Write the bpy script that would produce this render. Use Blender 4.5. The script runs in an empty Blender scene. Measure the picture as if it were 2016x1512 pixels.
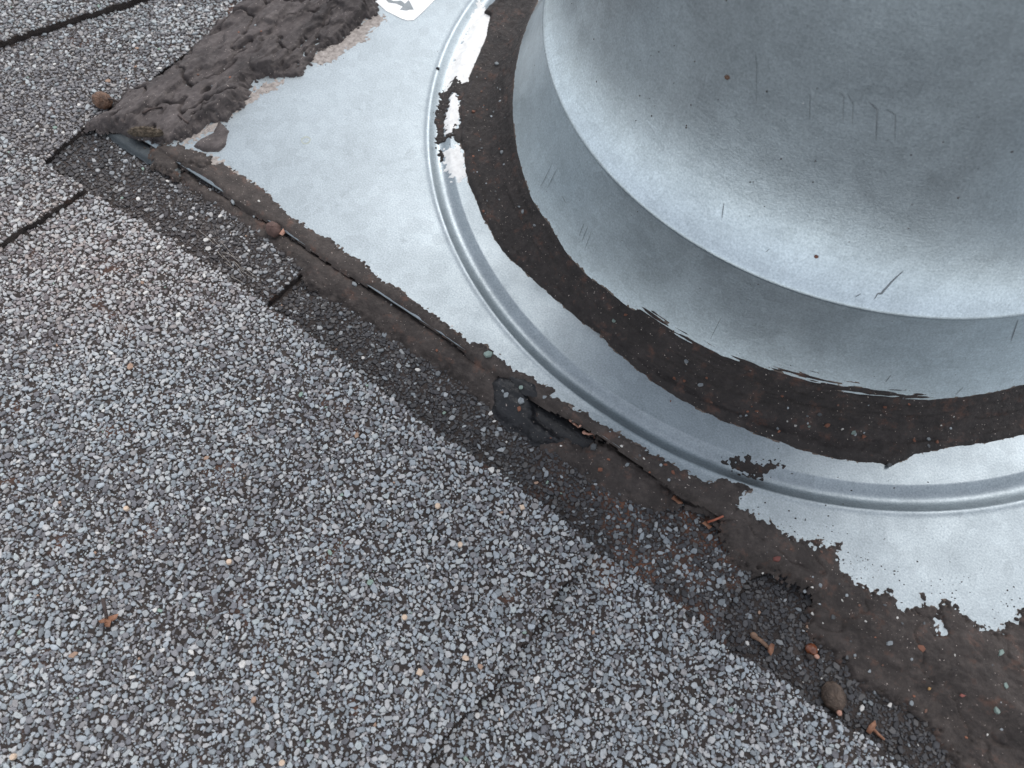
import bpy, math, random
import numpy as np
from mathutils import Matrix, Vector

random.seed(11)
rng = np.random.default_rng(11)
scene = bpy.context.scene
C = scene.collection

# ------------------------------------------------------------------ camera
# world: millimetres / 1000, origin on the axis of the vent in the plane of its flange,
# x along the lower edge of the flange, z away from the roof
W, H, F = 2016.0, 1512.0, 1500.0
ROT = np.array([[0.8128099137177491, -0.529510285720548, 0.2428145413238028],
                [0.5824446733353906, 0.7316327891732505, -0.35421979660911124],
                [0.009911945589807465, 0.4293393985213954, 0.9030888296352199]])
CAM = np.array([16.84853, -162.15632, 144.53935])
cd = bpy.data.cameras.new('camera')
cam = bpy.data.objects.new('camera', cd)
C.objects.link(cam)
cd.sensor_width = 36.0
cd.lens = 36.0 * F / W
cd.clip_start = 0.005
cd.clip_end = 1000.0
m = Matrix(ROT.tolist()).to_4x4()
m.translation = Vector(CAM / 1000.0)
cam.matrix_world = m
cd.dof.use_dof = True
cd.dof.focus_distance = 0.165
cd.dof.aperture_fstop = 30
scene.camera = cam

# ------------------------------------------------------------------ light
SUN_AZ = (-0.12, 0.99)
SUN_EL = math.radians(57)
wd = bpy.data.worlds.new('World')
scene.world = wd
wd.use_nodes = True
nt = wd.node_tree
nt.nodes.clear()
sky = nt.nodes.new('ShaderNodeTexSky')
sky.sky_type = 'NISHITA'
sky.sun_disc = False
sky.sun_elevation = SUN_EL
sky.sun_rotation = math.atan2(SUN_AZ[0], SUN_AZ[1])
sky.air_density = 1.0
sky.dust_density = 0.7
sky.ozone_density = 1.0
hs = nt.nodes.new('ShaderNodeHueSaturation')
hs.inputs['Saturation'].default_value = 0.27
bg = nt.nodes.new('ShaderNodeBackground')
bg.inputs['Strength'].default_value = 0.15
wo = nt.nodes.new('ShaderNodeOutputWorld')
nt.links.new(sky.outputs[0], hs.inputs['Color'])
nt.links.new(hs.outputs[0], bg.inputs['Color'])
nt.links.new(bg.outputs[0], wo.inputs['Surface'])

sl = bpy.data.lights.new('sun', 'SUN')
sl.energy = 1.2
sl.angle = math.radians(36)
sl.color = (1.0, 0.965, 0.92)
so = bpy.data.objects.new('sun', sl)
C.objects.link(so)
sd = Vector((SUN_AZ[0] * math.cos(SUN_EL), SUN_AZ[1] * math.cos(SUN_EL), math.sin(SUN_EL)))
so.rotation_euler = sd.to_track_quat('Z', 'Y').to_euler()
so.location = sd * 2

scene.view_settings.view_transform = 'Standard'
scene.view_settings.look = 'None'
scene.view_settings.gamma = 1.0
scene.view_settings.use_curve_mapping = False
scene.view_settings.exposure = 1.0


# ------------------------------------------------------------------ helpers
def ray(px, py):
    d = np.array([(px - W / 2) / F, -(py - H / 2) / F, -1.0])
    return ROT @ d


def at(px, py, z=0.0):
    """point (mm) of the plane z seen at a pixel of the photograph"""
    d = ray(px, py)
    t = (z - CAM[2]) / d[2]
    return CAM + d * t


def to_px(P):
    """pixel of world points (mm), for choosing which granules show largest"""
    q = (np.asarray(P) - CAM) @ ROT
    return np.stack([W / 2 + F * q[..., 0] / -q[..., 2], H / 2 - F * q[..., 1] / -q[..., 2], -q[..., 2]], -1)


def pts(lst, z=0.0):
    return np.array([at(x, y, z)[:2] for x, y in lst])


def _hash(ix, iy, seed):
    n = (ix.astype(np.int64) * 374761393 + iy.astype(np.int64) * 668265263 + seed * 974711) & 0x7fffffff
    n = ((n ^ (n >> 13)) * 1274126177) & 0x7fffffff
    n = n ^ (n >> 16)
    return (n & 0xffff) / 65535.0


def vn(x, y, seed=0):
    """value noise -1..1"""
    x = np.asarray(x, float); y = np.asarray(y, float)
    ix = np.floor(x); iy = np.floor(y)
    fx = x - ix; fy = y - iy
    fx = fx * fx * (3 - 2 * fx); fy = fy * fy * (3 - 2 * fy)
    ix = ix.astype(np.int64); iy = iy.astype(np.int64)
    a = _hash(ix, iy, seed); b = _hash(ix + 1, iy, seed)
    c = _hash(ix, iy + 1, seed); d = _hash(ix + 1, iy + 1, seed)
    return 2 * ((a + (b - a) * fx) * (1 - fy) + (c + (d - c) * fx) * fy) - 1


def fbm(x, y, seed=0, oct=3):
    s = 0; a = 1.0; t = 0
    for k in range(oct):
        s = s + a * vn(np.asarray(x) * 2 ** k + 17.3 * k, np.asarray(y) * 2 ** k + 5.1 * k, seed + k)
        t += a; a *= 0.5
    return s / t


def sstep(a, b, x):
    t = np.clip((np.asarray(x, float) - a) / (b - a), 0, 1)
    return t * t * (3 - 2 * t)


def sdist(poly, X, Y):
    """signed distance to a polygon, positive inside"""
    P = np.asarray(poly, float); Q = np.roll(P, -1, 0)
    best = np.full(X.shape, 1e18); ins = np.zeros(X.shape, bool)
    for (x0, y0), (x1, y1) in zip(P, Q):
        ex, ey = x1 - x0, y1 - y0
        l2 = ex * ex + ey * ey + 1e-12
        t = np.clip(((X - x0) * ex + (Y - y0) * ey) / l2, 0, 1)
        best = np.minimum(best, (X - x0 - t * ex) ** 2 + (Y - y0 - t * ey) ** 2)
        c = ((y0 > Y) != (y1 > Y))
        xi = x0 + (Y - y0) / (y1 - y0 + 1e-18) * ex
        ins ^= c & (X < xi)
    d = np.sqrt(best)
    return np.where(ins, d, -d)


def mesh_np(name, V, faces, mat, smooth=False):
    me = bpy.data.meshes.new(name)
    me.from_pydata((np.asarray(V) / 1000.0).tolist(), [], faces)
    me.materials.append(mat)
    if smooth:
        me.polygons.foreach_set('use_smooth', [True] * len(me.polygons))
    me.update()
    return me


def mesh_quads(name, V, Q, mat, smooth=True):
    """fast mesh from an array of quads or triangles"""
    Q = np.asarray(Q, np.int32); k = Q.shape[1]
    me = bpy.data.meshes.new(name)
    me.vertices.add(len(V)); me.vertices.foreach_set('co', (np.asarray(V, float) / 1000.0).ravel())
    me.loops.add(Q.size); me.loops.foreach_set('vertex_index', Q.ravel())
    me.polygons.add(len(Q))
    me.polygons.foreach_set('loop_start', np.arange(0, Q.size, k, dtype=np.int32))
    me.polygons.foreach_set('use_smooth', np.full(len(Q), smooth))
    me.materials.append(mat)
    me.update(calc_edges=True)
    me.validate()
    return me


def obj(name, me, parent=None):
    o = bpy.data.objects.new(name, me)
    C.objects.link(o)
    if parent is not None:
        o.parent = parent
        o.matrix_parent_inverse = parent.matrix_world.inverted()
    return o


def tag(o, label=None, cat=None, group=None, kind=None):
    if label: o['label'] = label
    if cat: o['category'] = cat
    if group: o['group'] = group
    if kind: o['kind'] = kind
    return o


def empty(name, x=0, y=0, z=0):
    o = bpy.data.objects.new(name, None)
    o.empty_display_size = 0.005
    C.objects.link(o)
    o.matrix_world = Matrix.Translation((x / 1000, y / 1000, z / 1000))
    return o


# ------------------------------------------------------------------ materials
class NB:
    def __init__(self, name):
        self.m = bpy.data.materials.new(name)
        self.m.use_nodes = True
        self.t = self.m.node_tree
        self.b = self.t.nodes['Principled BSDF']

    def n(self, typ, **kw):
        o = self.t.nodes.new(typ)
        for k, v in kw.items():
            setattr(o, k, v)
        return o

    def l(self, a, b):
        self.t.links.new(a, b)

    def coord(self):
        if not hasattr(self, '_tc'):
            self._tc = self.n('ShaderNodeNewGeometry')
        return self._tc.outputs['Position']

    def noise(self, scale, detail=3, rough=0.55, vec=None, dist=0.0):
        o = self.n('ShaderNodeTexNoise')
        o.inputs['Scale'].default_value = scale
        o.inputs['Detail'].default_value = detail
        o.inputs['Roughness'].default_value = rough
        o.inputs['Distortion'].default_value = dist
        self.l(vec if vec is not None else self.coord(), o.inputs['Vector'])
        return o.outputs['Fac']

    def ramp(self, fac, stops):
        o = self.n('ShaderNodeValToRGB')
        el = o.color_ramp.elements
        while len(el) < len(stops):
            el.new(0.5)
        for e, (p, c) in zip(el, stops):
            e.position = p
            e.color = (c[0], c[1], c[2], 1) if hasattr(c, '__len__') else (c, c, c, 1)
        self.l(fac, o.inputs['Fac'])
        return o.outputs['Color']

    def mix(self, a, b, fac, mode='MIX'):
        o = self.n('ShaderNodeMix', data_type='RGBA', blend_type=mode)
        for i, v in ((6, a), (7, b), (0, fac)):
            s = o.inputs[i]
            if isinstance(v, bpy.types.NodeSocket):
                self.l(v, s)
            elif hasattr(v, '__len__'):
                s.default_value = (v[0], v[1], v[2], 1)
            else:
                s.default_value = v if i == 0 else (v, v, v, 1)
        return o.outputs[2]

    def bump(self, height, dist, strength=1.0, prev=None):
        o = self.n('ShaderNodeBump')
        o.inputs['Strength'].default_value = strength
        o.inputs['Distance'].default_value = dist
        self.l(height, o.inputs['Height'])
        if prev is not None:
            self.l(prev, o.inputs['Normal'])
        return o.outputs['Normal']

    def out(self, color=None, rough=None, normal=None, metal=None, spec=None):
        for k, v in (('Base Color', color), ('Roughness', rough), ('Normal', normal), ('Metallic', metal),
                     ('Specular IOR Level', spec)):
            if v is None:
                continue
            s = self.b.inputs[k]
            if isinstance(v, bpy.types.NodeSocket):
                self.l(v, s)
            elif hasattr(v, '__len__'):
                s.default_value = (v[0], v[1], v[2], 1)
            else:
                s.default_value = v
        return self.m


def mat_metal(name, brushed=False, base=0.62, r0=0.36, r1=0.52):
    b = NB(name)
    g = b.noise(2600, 2, 0.7)
    blot = b.noise(38, 4, 0.6)
    vo = b.n('ShaderNodeTexVoronoi'); vo.inputs['Scale'].default_value = 420; b.l(b.coord(), vo.inputs['Vector'])
    vs = b.n('ShaderNodeSeparateColor'); b.l(vo.outputs['Color'], vs.inputs[0])
    col = b.ramp(g, [(0.28, (base * .70, base * .80, base * .855)), (0.72, (base * 1.06, base * 1.175, base * 1.24))])
    col = b.mix(col, b.ramp(blot, [(0.3, 0.84), (0.5, .95), (0.7, 1.0)]), 0.8, 'MULTIPLY')
    col = b.mix(col, b.ramp(vs.outputs[0], [(0.0, 0.90), (1.0, 1.0)]), 1.0, 'MULTIPLY')      # zinc spangle
    col = b.mix(col, b.ramp(b.noise(210, 5, 0.7, dist=.6), [(0.60, 1.0), (0.72, 0.82)]), 0.8, 'MULTIPLY')
    nrm = b.bump(g, 0.00008, 0.4)
    if brushed:
        sp = b.n('ShaderNodeSeparateXYZ'); b.l(b.coord(), sp.inputs[0])
        at2 = b.n('ShaderNodeMath', operation='ARCTAN2'); b.l(sp.outputs[1], at2.inputs[0]); b.l(sp.outputs[0], at2.inputs[1])
        cb = b.n('ShaderNodeCombineXYZ')
        m1 = b.n('ShaderNodeMath', operation='MULTIPLY'); b.l(at2.outputs[0], m1.inputs[0]); m1.inputs[1].default_value = 6
        m2 = b.n('ShaderNodeMath', operation='MULTIPLY'); b.l(sp.outputs[2], m2.inputs[0]); m2.inputs[1].default_value = 1500
        b.l(m1.outputs[0], cb.inputs[0]); b.l(m2.outputs[0], cb.inputs[2])
        br = b.noise(1.0, 3, 0.7, vec=cb.outputs[0])
        nrm = b.bump(br, 0.00006, 0.2, prev=nrm)
        col = b.mix(col, b.ramp(br, [(0.3, 0.88), (0.7, 1.0)]), 0.7, 'MULTIPLY')
    rg = b.ramp(b.noise(90, 3), [(0.3, r0), (0.7, r1)])
    return b.out(col, rg, nrm, 1.0)


def mat_tar(name, c0, c1, dust=(0.16, 0.135, 0.125), dustamt=0.35, rough=0.78, grain=1.0, rust=0.0, stretch=(1, 1, 1)):
    b = NB(name)
    mp = b.n('ShaderNodeMapping'); mp.inputs['Scale'].default_value = stretch
    b.l(b.coord(), mp.inputs['Vector'])
    v = mp.outputs[0]
    a = b.noise(130, 5, 0.65, vec=v)
    fine = b.noise(1700, 3, 0.7, vec=v)
    col = b.ramp(a, [(0.3, c0), (0.7, c1)])
    d = b.ramp(b.noise(420, 5, 0.75, vec=v), [(0.47, 0.0), (0.72, 1.0)])
    dm = b.n('ShaderNodeMath', operation='MULTIPLY'); b.l(d, dm.inputs[0]); dm.inputs[1].default_value = dustamt
    col = b.mix(col, dust, dm.outputs[0])
    sp = b.ramp(b.noise(2600, 1, 0.5), [(0.735, 0.0), (0.77, 1.0)])
    col = b.mix(col, (0.36, 0.31, 0.28), sp)
    if rust:
        r = b.ramp(b.noise(260, 4, 0.7), [(0.56, 0.0), (0.70, 1.0)])
        rm = b.n('ShaderNodeMath', operation='MULTIPLY'); b.l(r, rm.inputs[0]); rm.inputs[1].default_value = rust
        col = b.mix(col, (0.20, 0.075, 0.038), rm.outputs[0])
    n1 = b.bump(fine, 0.00018 * grain, 0.8)
    n2 = b.bump(b.noise(500, 4, 0.6, vec=v), 0.0005 * grain, 0.6, prev=n1)
    rr = b.ramp(fine, [(0.2, rough - .12), (0.8, rough + .1)])
    return b.out(col, rr, n2, 0.0, 0.35)


def mat_plain(name, c0, c1, scale=900, rough=0.7, bump=0.0002, spec=0.4):
    b = NB(name)
    n = b.noise(scale, 4, 0.65)
    return b.out(b.ramp(n, [(0.3, c0), (0.7, c1)]), rough, b.bump(n, bump, 0.7), 0.0, spec)


def mat_granule(name, mode):
    b = NB(name)
    if mode == 'attr':
        a = b.n('ShaderNodeAttribute', attribute_name='col'); src = a.outputs['Color']
    else:
        a = b.n('ShaderNodeObjectInfo'); src = a.outputs['Color']
    f = b.noise(1500, 3, 0.7)
    col = b.mix(src, b.ramp(f, [(0.25, 0.72), (0.7, 1.12)]), 1.0, 'MULTIPLY')
    return b.out(col, 0.72, b.bump(f, 0.00012, 0.6), 0.0, 0.4)


M = {}
M['flange'] = mat_metal('galvanised_flange', False, 0.36, 0.45, 0.55)
M['bell'] = mat_metal('galvanised_bell', True, 0.64, 0.36, 0.46)
M['ring_tar'] = mat_tar('ring_tar', (0.012, 0.0095, 0.009), (0.028, 0.0225, 0.021), dust=(0.08, 0.064, 0.058), dustamt=0.3, rust=0.2, grain=1.6)
M['edge_tar'] = mat_tar('edge_tar', (0.021, 0.0165, 0.015), (0.055, 0.044, 0.039), dust=(0.11, 0.09, 0.08), dustamt=0.45, rust=0.22, grain=1.5)
M['clump_tar'] = mat_tar('clump_tar', (0.022, 0.0180, 0.0178), (0.080, 0.067, 0.065), dust=(0.150, 0.128, 0.121), dustamt=0.5, grain=1.6, stretch=(1, .35, 1))
M['black_tar'] = mat_tar('black_tar', (0.005, 0.0055, 0.0065), (0.013, 0.0135, 0.016), dustamt=0.04, rough=0.4)
M['film'] = mat_plain('matte_white', (0.56, 0.555, 0.54), (0.74, 0.735, 0.72), 700, 0.8)
M['stain'] = mat_plain('brown_stain', (0.06, 0.046, 0.038), (0.16, 0.128, 0.108), 1100, 0.85)
M['scuff'] = mat_plain('dirty_scuff', (0.15, 0.13, 0.118), (0.36, 0.325, 0.30), 900, 0.85)


def granule_texture(b):
    v = b.n('ShaderNodeTexVoronoi'); v.inputs['Scale'].default_value = 1000
    b.l(b.coord(), v.inputs['Vector'])
    sp = b.n('ShaderNodeSeparateColor'); b.l(v.outputs['Color'], sp.inputs[0])
    col = b.ramp(sp.outputs[0], [(0.0, (0.06, 0.06, 0.064)), (0.35, (0.10, 0.102, 0.107)), (0.55, (0.17, 0.18, 0.19)), (1.0, (0.25, 0.265, 0.28))])
    edge = b.ramp(v.outputs['Distance'], [(0.4, 1.0), (0.85, 0.2)])
    col = b.mix(col, edge, 1.0, 'MULTIPLY')
    return col, edge


def mat_asphalt(name, rust, patch=False):
    b = NB(name)
    n = b.noise(240, 5, 0.7)
    f = b.noise(1900, 3, 0.7)
    col = b.ramp(n, [(0.3, (0.020, 0.017, 0.016)), (0.7, (0.060, 0.048, 0.043))])
    r = b.ramp(b.noise(95, 4, 0.65), [(0.60 - rust * .2, 0.0), (0.78 - rust * .2, 1.0)])
    if patch:      # rusty dirt washed together in one stretch of the strip
        r = b.ramp(b.noise(130, 4, 0.65), [(0.42, 0.0), (0.6, 1.0)])
        dv = b.n('ShaderNodeVectorMath', operation='DISTANCE'); b.l(b.coord(), dv.inputs[0]); dv.inputs[1].default_value = (0.020, -0.116, -0.003)
        r = b.mix(r, b.ramp(dv.outputs['Value'], [(0.010, 1.0), (0.030, 0.0)]), 1.0, 'MULTIPLY')
    col = b.mix(col, b.ramp(f, [(0.3, (0.09, 0.042, 0.028)), (0.7, (0.17, 0.085, 0.055))]), r)
    # beyond the patch of modelled granules the surface carries them as texture
    quad = [at(-100, -100)[:2], at(-100, H + 100)[:2], at(W + 100, H + 100)[:2], at(W + 100, -100)[:2]]
    ins = None
    for p, q in zip(quad, quad[1:] + quad[:1]):
        e = q - p; nn = np.array([-e[1], e[0]]) / np.linalg.norm(e)
        dt = b.n('ShaderNodeVectorMath', operation='DOT_PRODUCT'); b.l(b.coord(), dt.inputs[0]); dt.inputs[1].default_value = (nn[0], nn[1], 0)
        gt = b.n('ShaderNodeMath', operation='GREATER_THAN'); b.l(dt.outputs['Value'], gt.inputs[0]); gt.inputs[1].default_value = float(nn @ p) / 1000
        if ins is None:
            ins = gt.outputs[0]
        else:
            mu = b.n('ShaderNodeMath', operation='MULTIPLY'); b.l(ins, mu.inputs[0]); b.l(gt.outputs[0], mu.inputs[1]); ins = mu.outputs[0]
    fc, fe = granule_texture(b)
    col = b.mix(fc, col, ins)
    return b.out(col, 0.88, b.bump(b.mix(fe, f, ins), 0.0005, 0.8), 0.0, 0.25)


M['asphalt'] = mat_asphalt('asphalt', 0.0)
M['asphalt_rust'] = mat_asphalt('asphalt_rust', 0.0, True)
M['gran_attr'] = mat_granule('granule_mass', 'attr')
M['gran_obj'] = mat_granule('granule_single', 'obj')


def mat_roof_far():
    b = NB('granule_field')
    col, edge = granule_texture(b)
    return b.out(col, 0.8, b.bump(edge, 0.0006, 0.8))


M['far'] = mat_roof_far()

# ------------------------------------------------------------------ the roof and its shingles
ground = obj('ground', mesh_np('ground', [(-4e5, -4e5, -4000), (4e5, -4e5, -4000), (4e5, 4e5, -4000), (-4e5, 4e5, -4000)],
                               [(0, 1, 2, 3)], mat_plain('grass_ground', (0.05, 0.07, 0.03), (0.09, 0.11, 0.05), 3)))
tag(ground, kind='structure')
roof = obj('roof', mesh_np('roof', [(-3000, -3000, -9), (3000, -3000, -9), (3000, 3000, -9), (-3000, 3000, -9),
                                    (-3000, -3000, -60), (3000, -3000, -60), (3000, 3000, -60), (-3000, 3000, -60)],
                           [(0, 1, 2, 3), (0, 4, 5, 1), (1, 5, 6, 2), (2, 6, 7, 3), (3, 7, 4, 0), (7, 6, 5, 4)], M['far']))
tag(roof, kind='structure')

EDGE_Y = -104.6          # lower edge of the flange
EDGE_X = -146.5          # upper edge of the flange


def ragged(poly, step=0.6, amp=0.65, seed=3):
    out = []
    P = [np.asarray(p, float) for p in poly]
    for a, b in zip(P, P[1:] + P[:1]):
        L = np.linalg.norm(b - a); n = max(1, min(260, int(L / step)))
        nrm = np.array([-(b - a)[1], (b - a)[0]]) / (L + 1e-9)
        for k in range(n):
            p = a + (b - a) * k / n
            q = amp * float(fbm(p[0] * .55 + p[1] * .23, p[1] * .55 - p[0] * .31, seed, 3)) * (0 if k == 0 else 1)
            out.append(p + nrm * q)
    return np.array(out)


def slab(name, poly, top, thick, mat, seed):
    P = ragged(poly, seed=seed)
    n = len(P)
    ins = 0.0
    V = [(x, y, top) for x, y in P] + [(x + .25 * float(vn(x, y, 5)), y + .25 * float(vn(x, y, 6)), top - thick) for x, y in P]
    faces = [tuple(range(n))] + [(i, n + i, n + (i + 1) % n, (i + 1) % n) for i in range(n)]
    ar = 0.5 * np.sum(P[:, 0] * np.roll(P[:, 1], -1) - np.roll(P[:, 0], -1) * P[:, 1])
    if ar < 0:
        faces = [f[::-1] for f in faces]
    return obj(name, mesh_np(name, V, faces, mat), roof), P


L = lambda lst, z: [tuple(p) for p in pts(lst, z)]
S1top = L([(165, 372), (300, 450), (420, 530), (525, 598), (600, 650), (700, 730), (780, 790), (850, 845), (930, 895), (985, 930), (1080, 1000), (1172, 1075)], 0.9)
S1right = L([(1110, 1150), (1055, 1235), (1000, 1310), (960, 1365), (900, 1420), (870, 1450), (835, 1512), (800, 1570)], 0.9)
S2top = L([(1172, 1078), (1240, 1120), (1320, 1175), (1385, 1230), (1437, 1282), (1524, 1322), (1611, 1388), (1663, 1423), (1733, 1465), (1785, 1510), (1880, 1580)], -0.2)
S3right = L([(-60, 225), (0, 262), (60, 300), (110, 335), (160, 362), (120, 392), (60, 430), (0, 468), (-80, 520)], 3.0)
S4end = L([(600, 528), (565, 556), (526, 590)], -0.8)
S8edge = L([(-40, 82), (0, 70), (110, 32), (235, -4), (300, -26)], 3.0)
S6edge = L([(1520, 1100), (1482, 1130), (1440, 1180), (1425, 1215), (1432, 1275), (1440, 1300)], -2.6)

shingles = {}
defs = []
defs.append(('S6', [(30, -70), (30, -128)] + [(150, -128), (150, -70)], -4.6, 4.2, 'asphalt'))
p5 = [(-100, -128)] + [(38.5, -128)] + S6edge[::-1] + [(44, -95), (-100, -95)]
defs.append(('S5', p5, -3.2, 3.5, 'asphalt_rust'))
p4 = [(-152, -127), (S4end[2][0], -127)] + S4end[::-1] + [(S4end[0][0] + 1, -98), (-152, -98)]
defs.append(('S4', p4, -1.6, 3.0, 'asphalt'))
defs.append(('S7', [(-235, -150), (-149, -125.5), (-149.5, -108), (-148.2, -90), (-147.6, -56), (-147, 30), (-235, 30)], -0.2, 4.0, 'asphalt'))
defs.append(('S2', [(0, -260), (120, -260), (120, S2top[-1][1] - 4)] + S2top[::-1] + [(0, S2top[0][1])], -2.0, 4.0, 'asphalt'))
defs.append(('S1', [(-150, -260)] + [(S1right[-1][0] - 2, -260)] + S1right[::-1] + S1top[::-1] + [(-150, S1top[0][1])], 0.4, 3.4, 'asphalt'))
defs.append(('S3', S3right + [(-150, -175), (-150, -260), (-235, -260), (-235, -130)], 1.8, 3.0, 'asphalt'))
defs.append(('S8', S8edge + [(-150, -30), (-240, -30), (-240, -150)], 1.5, 3.0, 'asphalt'))
for i, (k, poly, top, th, mt) in enumerate(defs):
    o, P = slab('shingle', poly, top, th, M[mt], 20 + i)
    shingles[k] = dict(o=o, P=P, top=top)
for k, t in (('S1', 'large pale grey granule shingle, brown dirt between the granules'), ('S2', 'blue grey granule shingle right of the ragged step'),
             ('S5', 'dark tar-soaked shingle strip with rusty dirt along the flashing'), ('S4', 'dark shingle strip ending in a frayed edge'),
             ('S6', 'lowest black shingle strip half under tar')):
    shingles[k]['o']['label'] = t

# ------------------------------------------------------------------ granules
XR = (-232, 115); YR = (-240, 40)


def light_fraction(k, X, Y, U, V):
    lf = fbm(X * 0.045, Y * 0.045, 77, 3)
    if k == 'S1':
        f = 0.76 + 0.48 * lf - 0.38 * np.exp(-(((U - 120) / 260) ** 2 + ((V - 1010) / 130) ** 2)) + 0.15 * np.exp(-(((U - 300) / 260) ** 2 + ((V - 560) / 170) ** 2))
    elif k == 'S2':
        f = 0.92 + 0.2 * lf
    elif k == 'S3':
        f = 0.66 + 0.3 * lf
    elif k == 'S4':
        f = 0.14 + 0.2 * lf + 0.25 * sstep(330, 480, U)
    elif k == 'S5':
        f = 0.14 + 0.45 * np.exp(-(((U - 1330) / 150) ** 2 + ((V - 1130) / 90) ** 2)) + 0.06 * lf
    elif k == 'S6':
        f = 0.05 + 0.05 * lf
    elif k == 'S7':
        f = 0.22 + 0.3 * lf + 0.40 * np.exp(-(((U - 350) / 170) ** 2 + ((V - 60) / 75) ** 2))
    else:
        f = 0.62 + 0.3 * lf
    return np.clip(f, 0.02, 0.95)


# dart throwing over the whole roof patch, largest first (a granule belongs to the topmost shingle under it)
cell = 1.5
grid = {}
order = ['S8', 'S3', 'S1', 'S2', 'S7', 'S4', 'S5', 'S6']


def throw(n, r0, r1, pack, store):
    cx = rng.uniform(XR[0], XR[1], n); cy = rng.uniform(YR[0], YR[1], n)
    z0 = np.zeros(n)
    pp = to_px(np.stack([cx, cy, z0], 1))
    keep = (pp[:, 0] > -130) & (pp[:, 0] < W + 130) & (pp[:, 1] > -130) & (pp[:, 1] < H + 130)
    keep &= ~((cx > EDGE_X + 2.5) & (cy > EDGE_Y + 2.5))
    cx = cx[keep]; cy = cy[keep]
    own = np.full(len(cx), -1); dist = np.zeros(len(cx))
    for i, k in enumerate(order):
        un = own < 0
        d = sdist(shingles[k]['P'], cx[un], cy[un])
        idx = np.where(un)[0]
        hit = d > -0.05
        own[idx[hit]] = i; dist[idx[hit]] = d[hit]
    # bare dark line left at each higher shingle's foot, imitating its edge shadow
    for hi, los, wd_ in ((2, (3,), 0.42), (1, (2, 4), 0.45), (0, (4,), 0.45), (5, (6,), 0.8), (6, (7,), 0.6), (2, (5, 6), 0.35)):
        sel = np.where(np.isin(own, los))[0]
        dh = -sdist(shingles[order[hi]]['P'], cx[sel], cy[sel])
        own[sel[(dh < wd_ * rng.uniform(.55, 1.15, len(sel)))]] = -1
    rr = r0 + (r1 - r0) * rng.random(len(cx)) ** 1.5
    ok = (own >= 0)
    # a granule must not reach out over the edge of its shingle by more than a third
    rr = np.minimum(rr, np.maximum(r0, dist * 1.5 + 0.25))
    lst = []
    for x, y, r, w in zip(cx[ok].tolist(), cy[ok].tolist(), rr[ok].tolist(), own[ok].tolist()):
        gx = int(x // cell); gy = int(y // cell)
        bad = False
        for a in (gx - 1, gx, gx + 1):
            for b in (gy - 1, gy, gy + 1):
                for (qx, qy, qr, qw) in grid.get((a, b), ()):
                    if qw == w:
                        s = (r + qr) * pack
                        if (qx - x) ** 2 + (qy - y) ** 2 < s * s:
                            bad = True; break
                if bad: break
            if bad: break
        if not bad:
            t = (x, y, r, w)
            grid.setdefault((gx, gy), []).append(t)
            lst.append(t)
    store.extend(lst)


G = []
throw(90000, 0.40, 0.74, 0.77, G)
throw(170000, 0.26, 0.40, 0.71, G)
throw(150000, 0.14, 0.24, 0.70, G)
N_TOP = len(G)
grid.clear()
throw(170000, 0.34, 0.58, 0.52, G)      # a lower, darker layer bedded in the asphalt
G = np.array(G)
NG = len(G)
GX, GY, GR, GO = G[:, 0], G[:, 1], G[:, 2], G[:, 3].astype(int)
tops = np.array([shingles[k]['top'] for k in order])
GZ = tops[GO]
LOW = np.arange(NG) >= N_TOP
GZ = GZ - np.where(LOW, 0.12, 0.0)
pp = to_px(np.stack([GX, GY, GZ], 1))
U, Vv = pp[:, 0], pp[:, 1]
ASP = 1.0 + 0.95 * rng.random(NG) ** 1.2
AZ = rng.uniform(0, 2 * math.pi, NG)
TILT = np.abs(rng.normal(0, 0.17, NG)); TAZ = rng.uniform(0, 2 * math.pi, NG)
HGT = GR * rng.uniform(0.40, 0.68, NG)
col = np.zeros((NG, 3))
pal_l = np.array([(0.250, 0.272, 0.290), (0.215, 0.236, 0.254), (0.285, 0.300, 0.310), (0.170, 0.188, 0.203), (0.235, 0.245, 0.250), (0.145, 0.158, 0.168)])
pal_d = np.array([(0.070, 0.070, 0.076), (0.095, 0.094, 0.099), (0.055, 0.054, 0.058), (0.12, 0.116, 0.116)])
for i, k in enumerate(order):
    s = GO == i
    n = int(s.sum())
    if not n: continue
    f = light_fraction(k, GX[s], GY[s], U[s], Vv[s])
    lt = (rng.random(n) < f) & (~LOW[s] | (rng.random(n) < .4))
    c = np.where(lt[:, None], pal_l[rng.integers(0, len(pal_l), n)], pal_d[rng.integers(0, len(pal_d), n)])
    c = c * rng.uniform(0.82, 1.18, n)[:, None] * np.where(lt, 1.33, 2.0)[:, None]
    if k in ('S4', 'S5', 'S6'):
        c = np.where(lt[:, None], c * 0.70, c * 0.33)
    if k in ('S3', 'S8', 'S7'):
        c = c * np.array([1.03, 1.01, 0.98])
    # warm dusting in the upper left of the big shingle
    wv = 0.26 * np.exp(-(((U[s] - 200) / 350) ** 2 + ((Vv[s] - 520) / 160) ** 2))
    c = c * (1 + wv[:, None] * np.array([1.0, 0.4, 0.1]))
    c = np.minimum(c, 0.37)
    rare = np.where(LOW[s], 1.0, rng.random(n))
    c[rare < 0.008] = (0.52, 0.505, 0.48)
    c[(rare > 0.013) & (rare < 0.0155)] = (0.30, 0.20, 0.145)
    c[(rare > 0.020) & (rare < 0.0225)] = (0.20, 0.27, 0.23)
    col[s] = c


def chip_dirs(n, r):
    a = (np.arange(n) + r.uniform(-0.28, 0.28, n)) * 2 * math.pi / n
    q = r.uniform(0.70, 1.18, n)
    return np.stack([np.cos(a) * q, np.sin(a) * q], 1)


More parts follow.
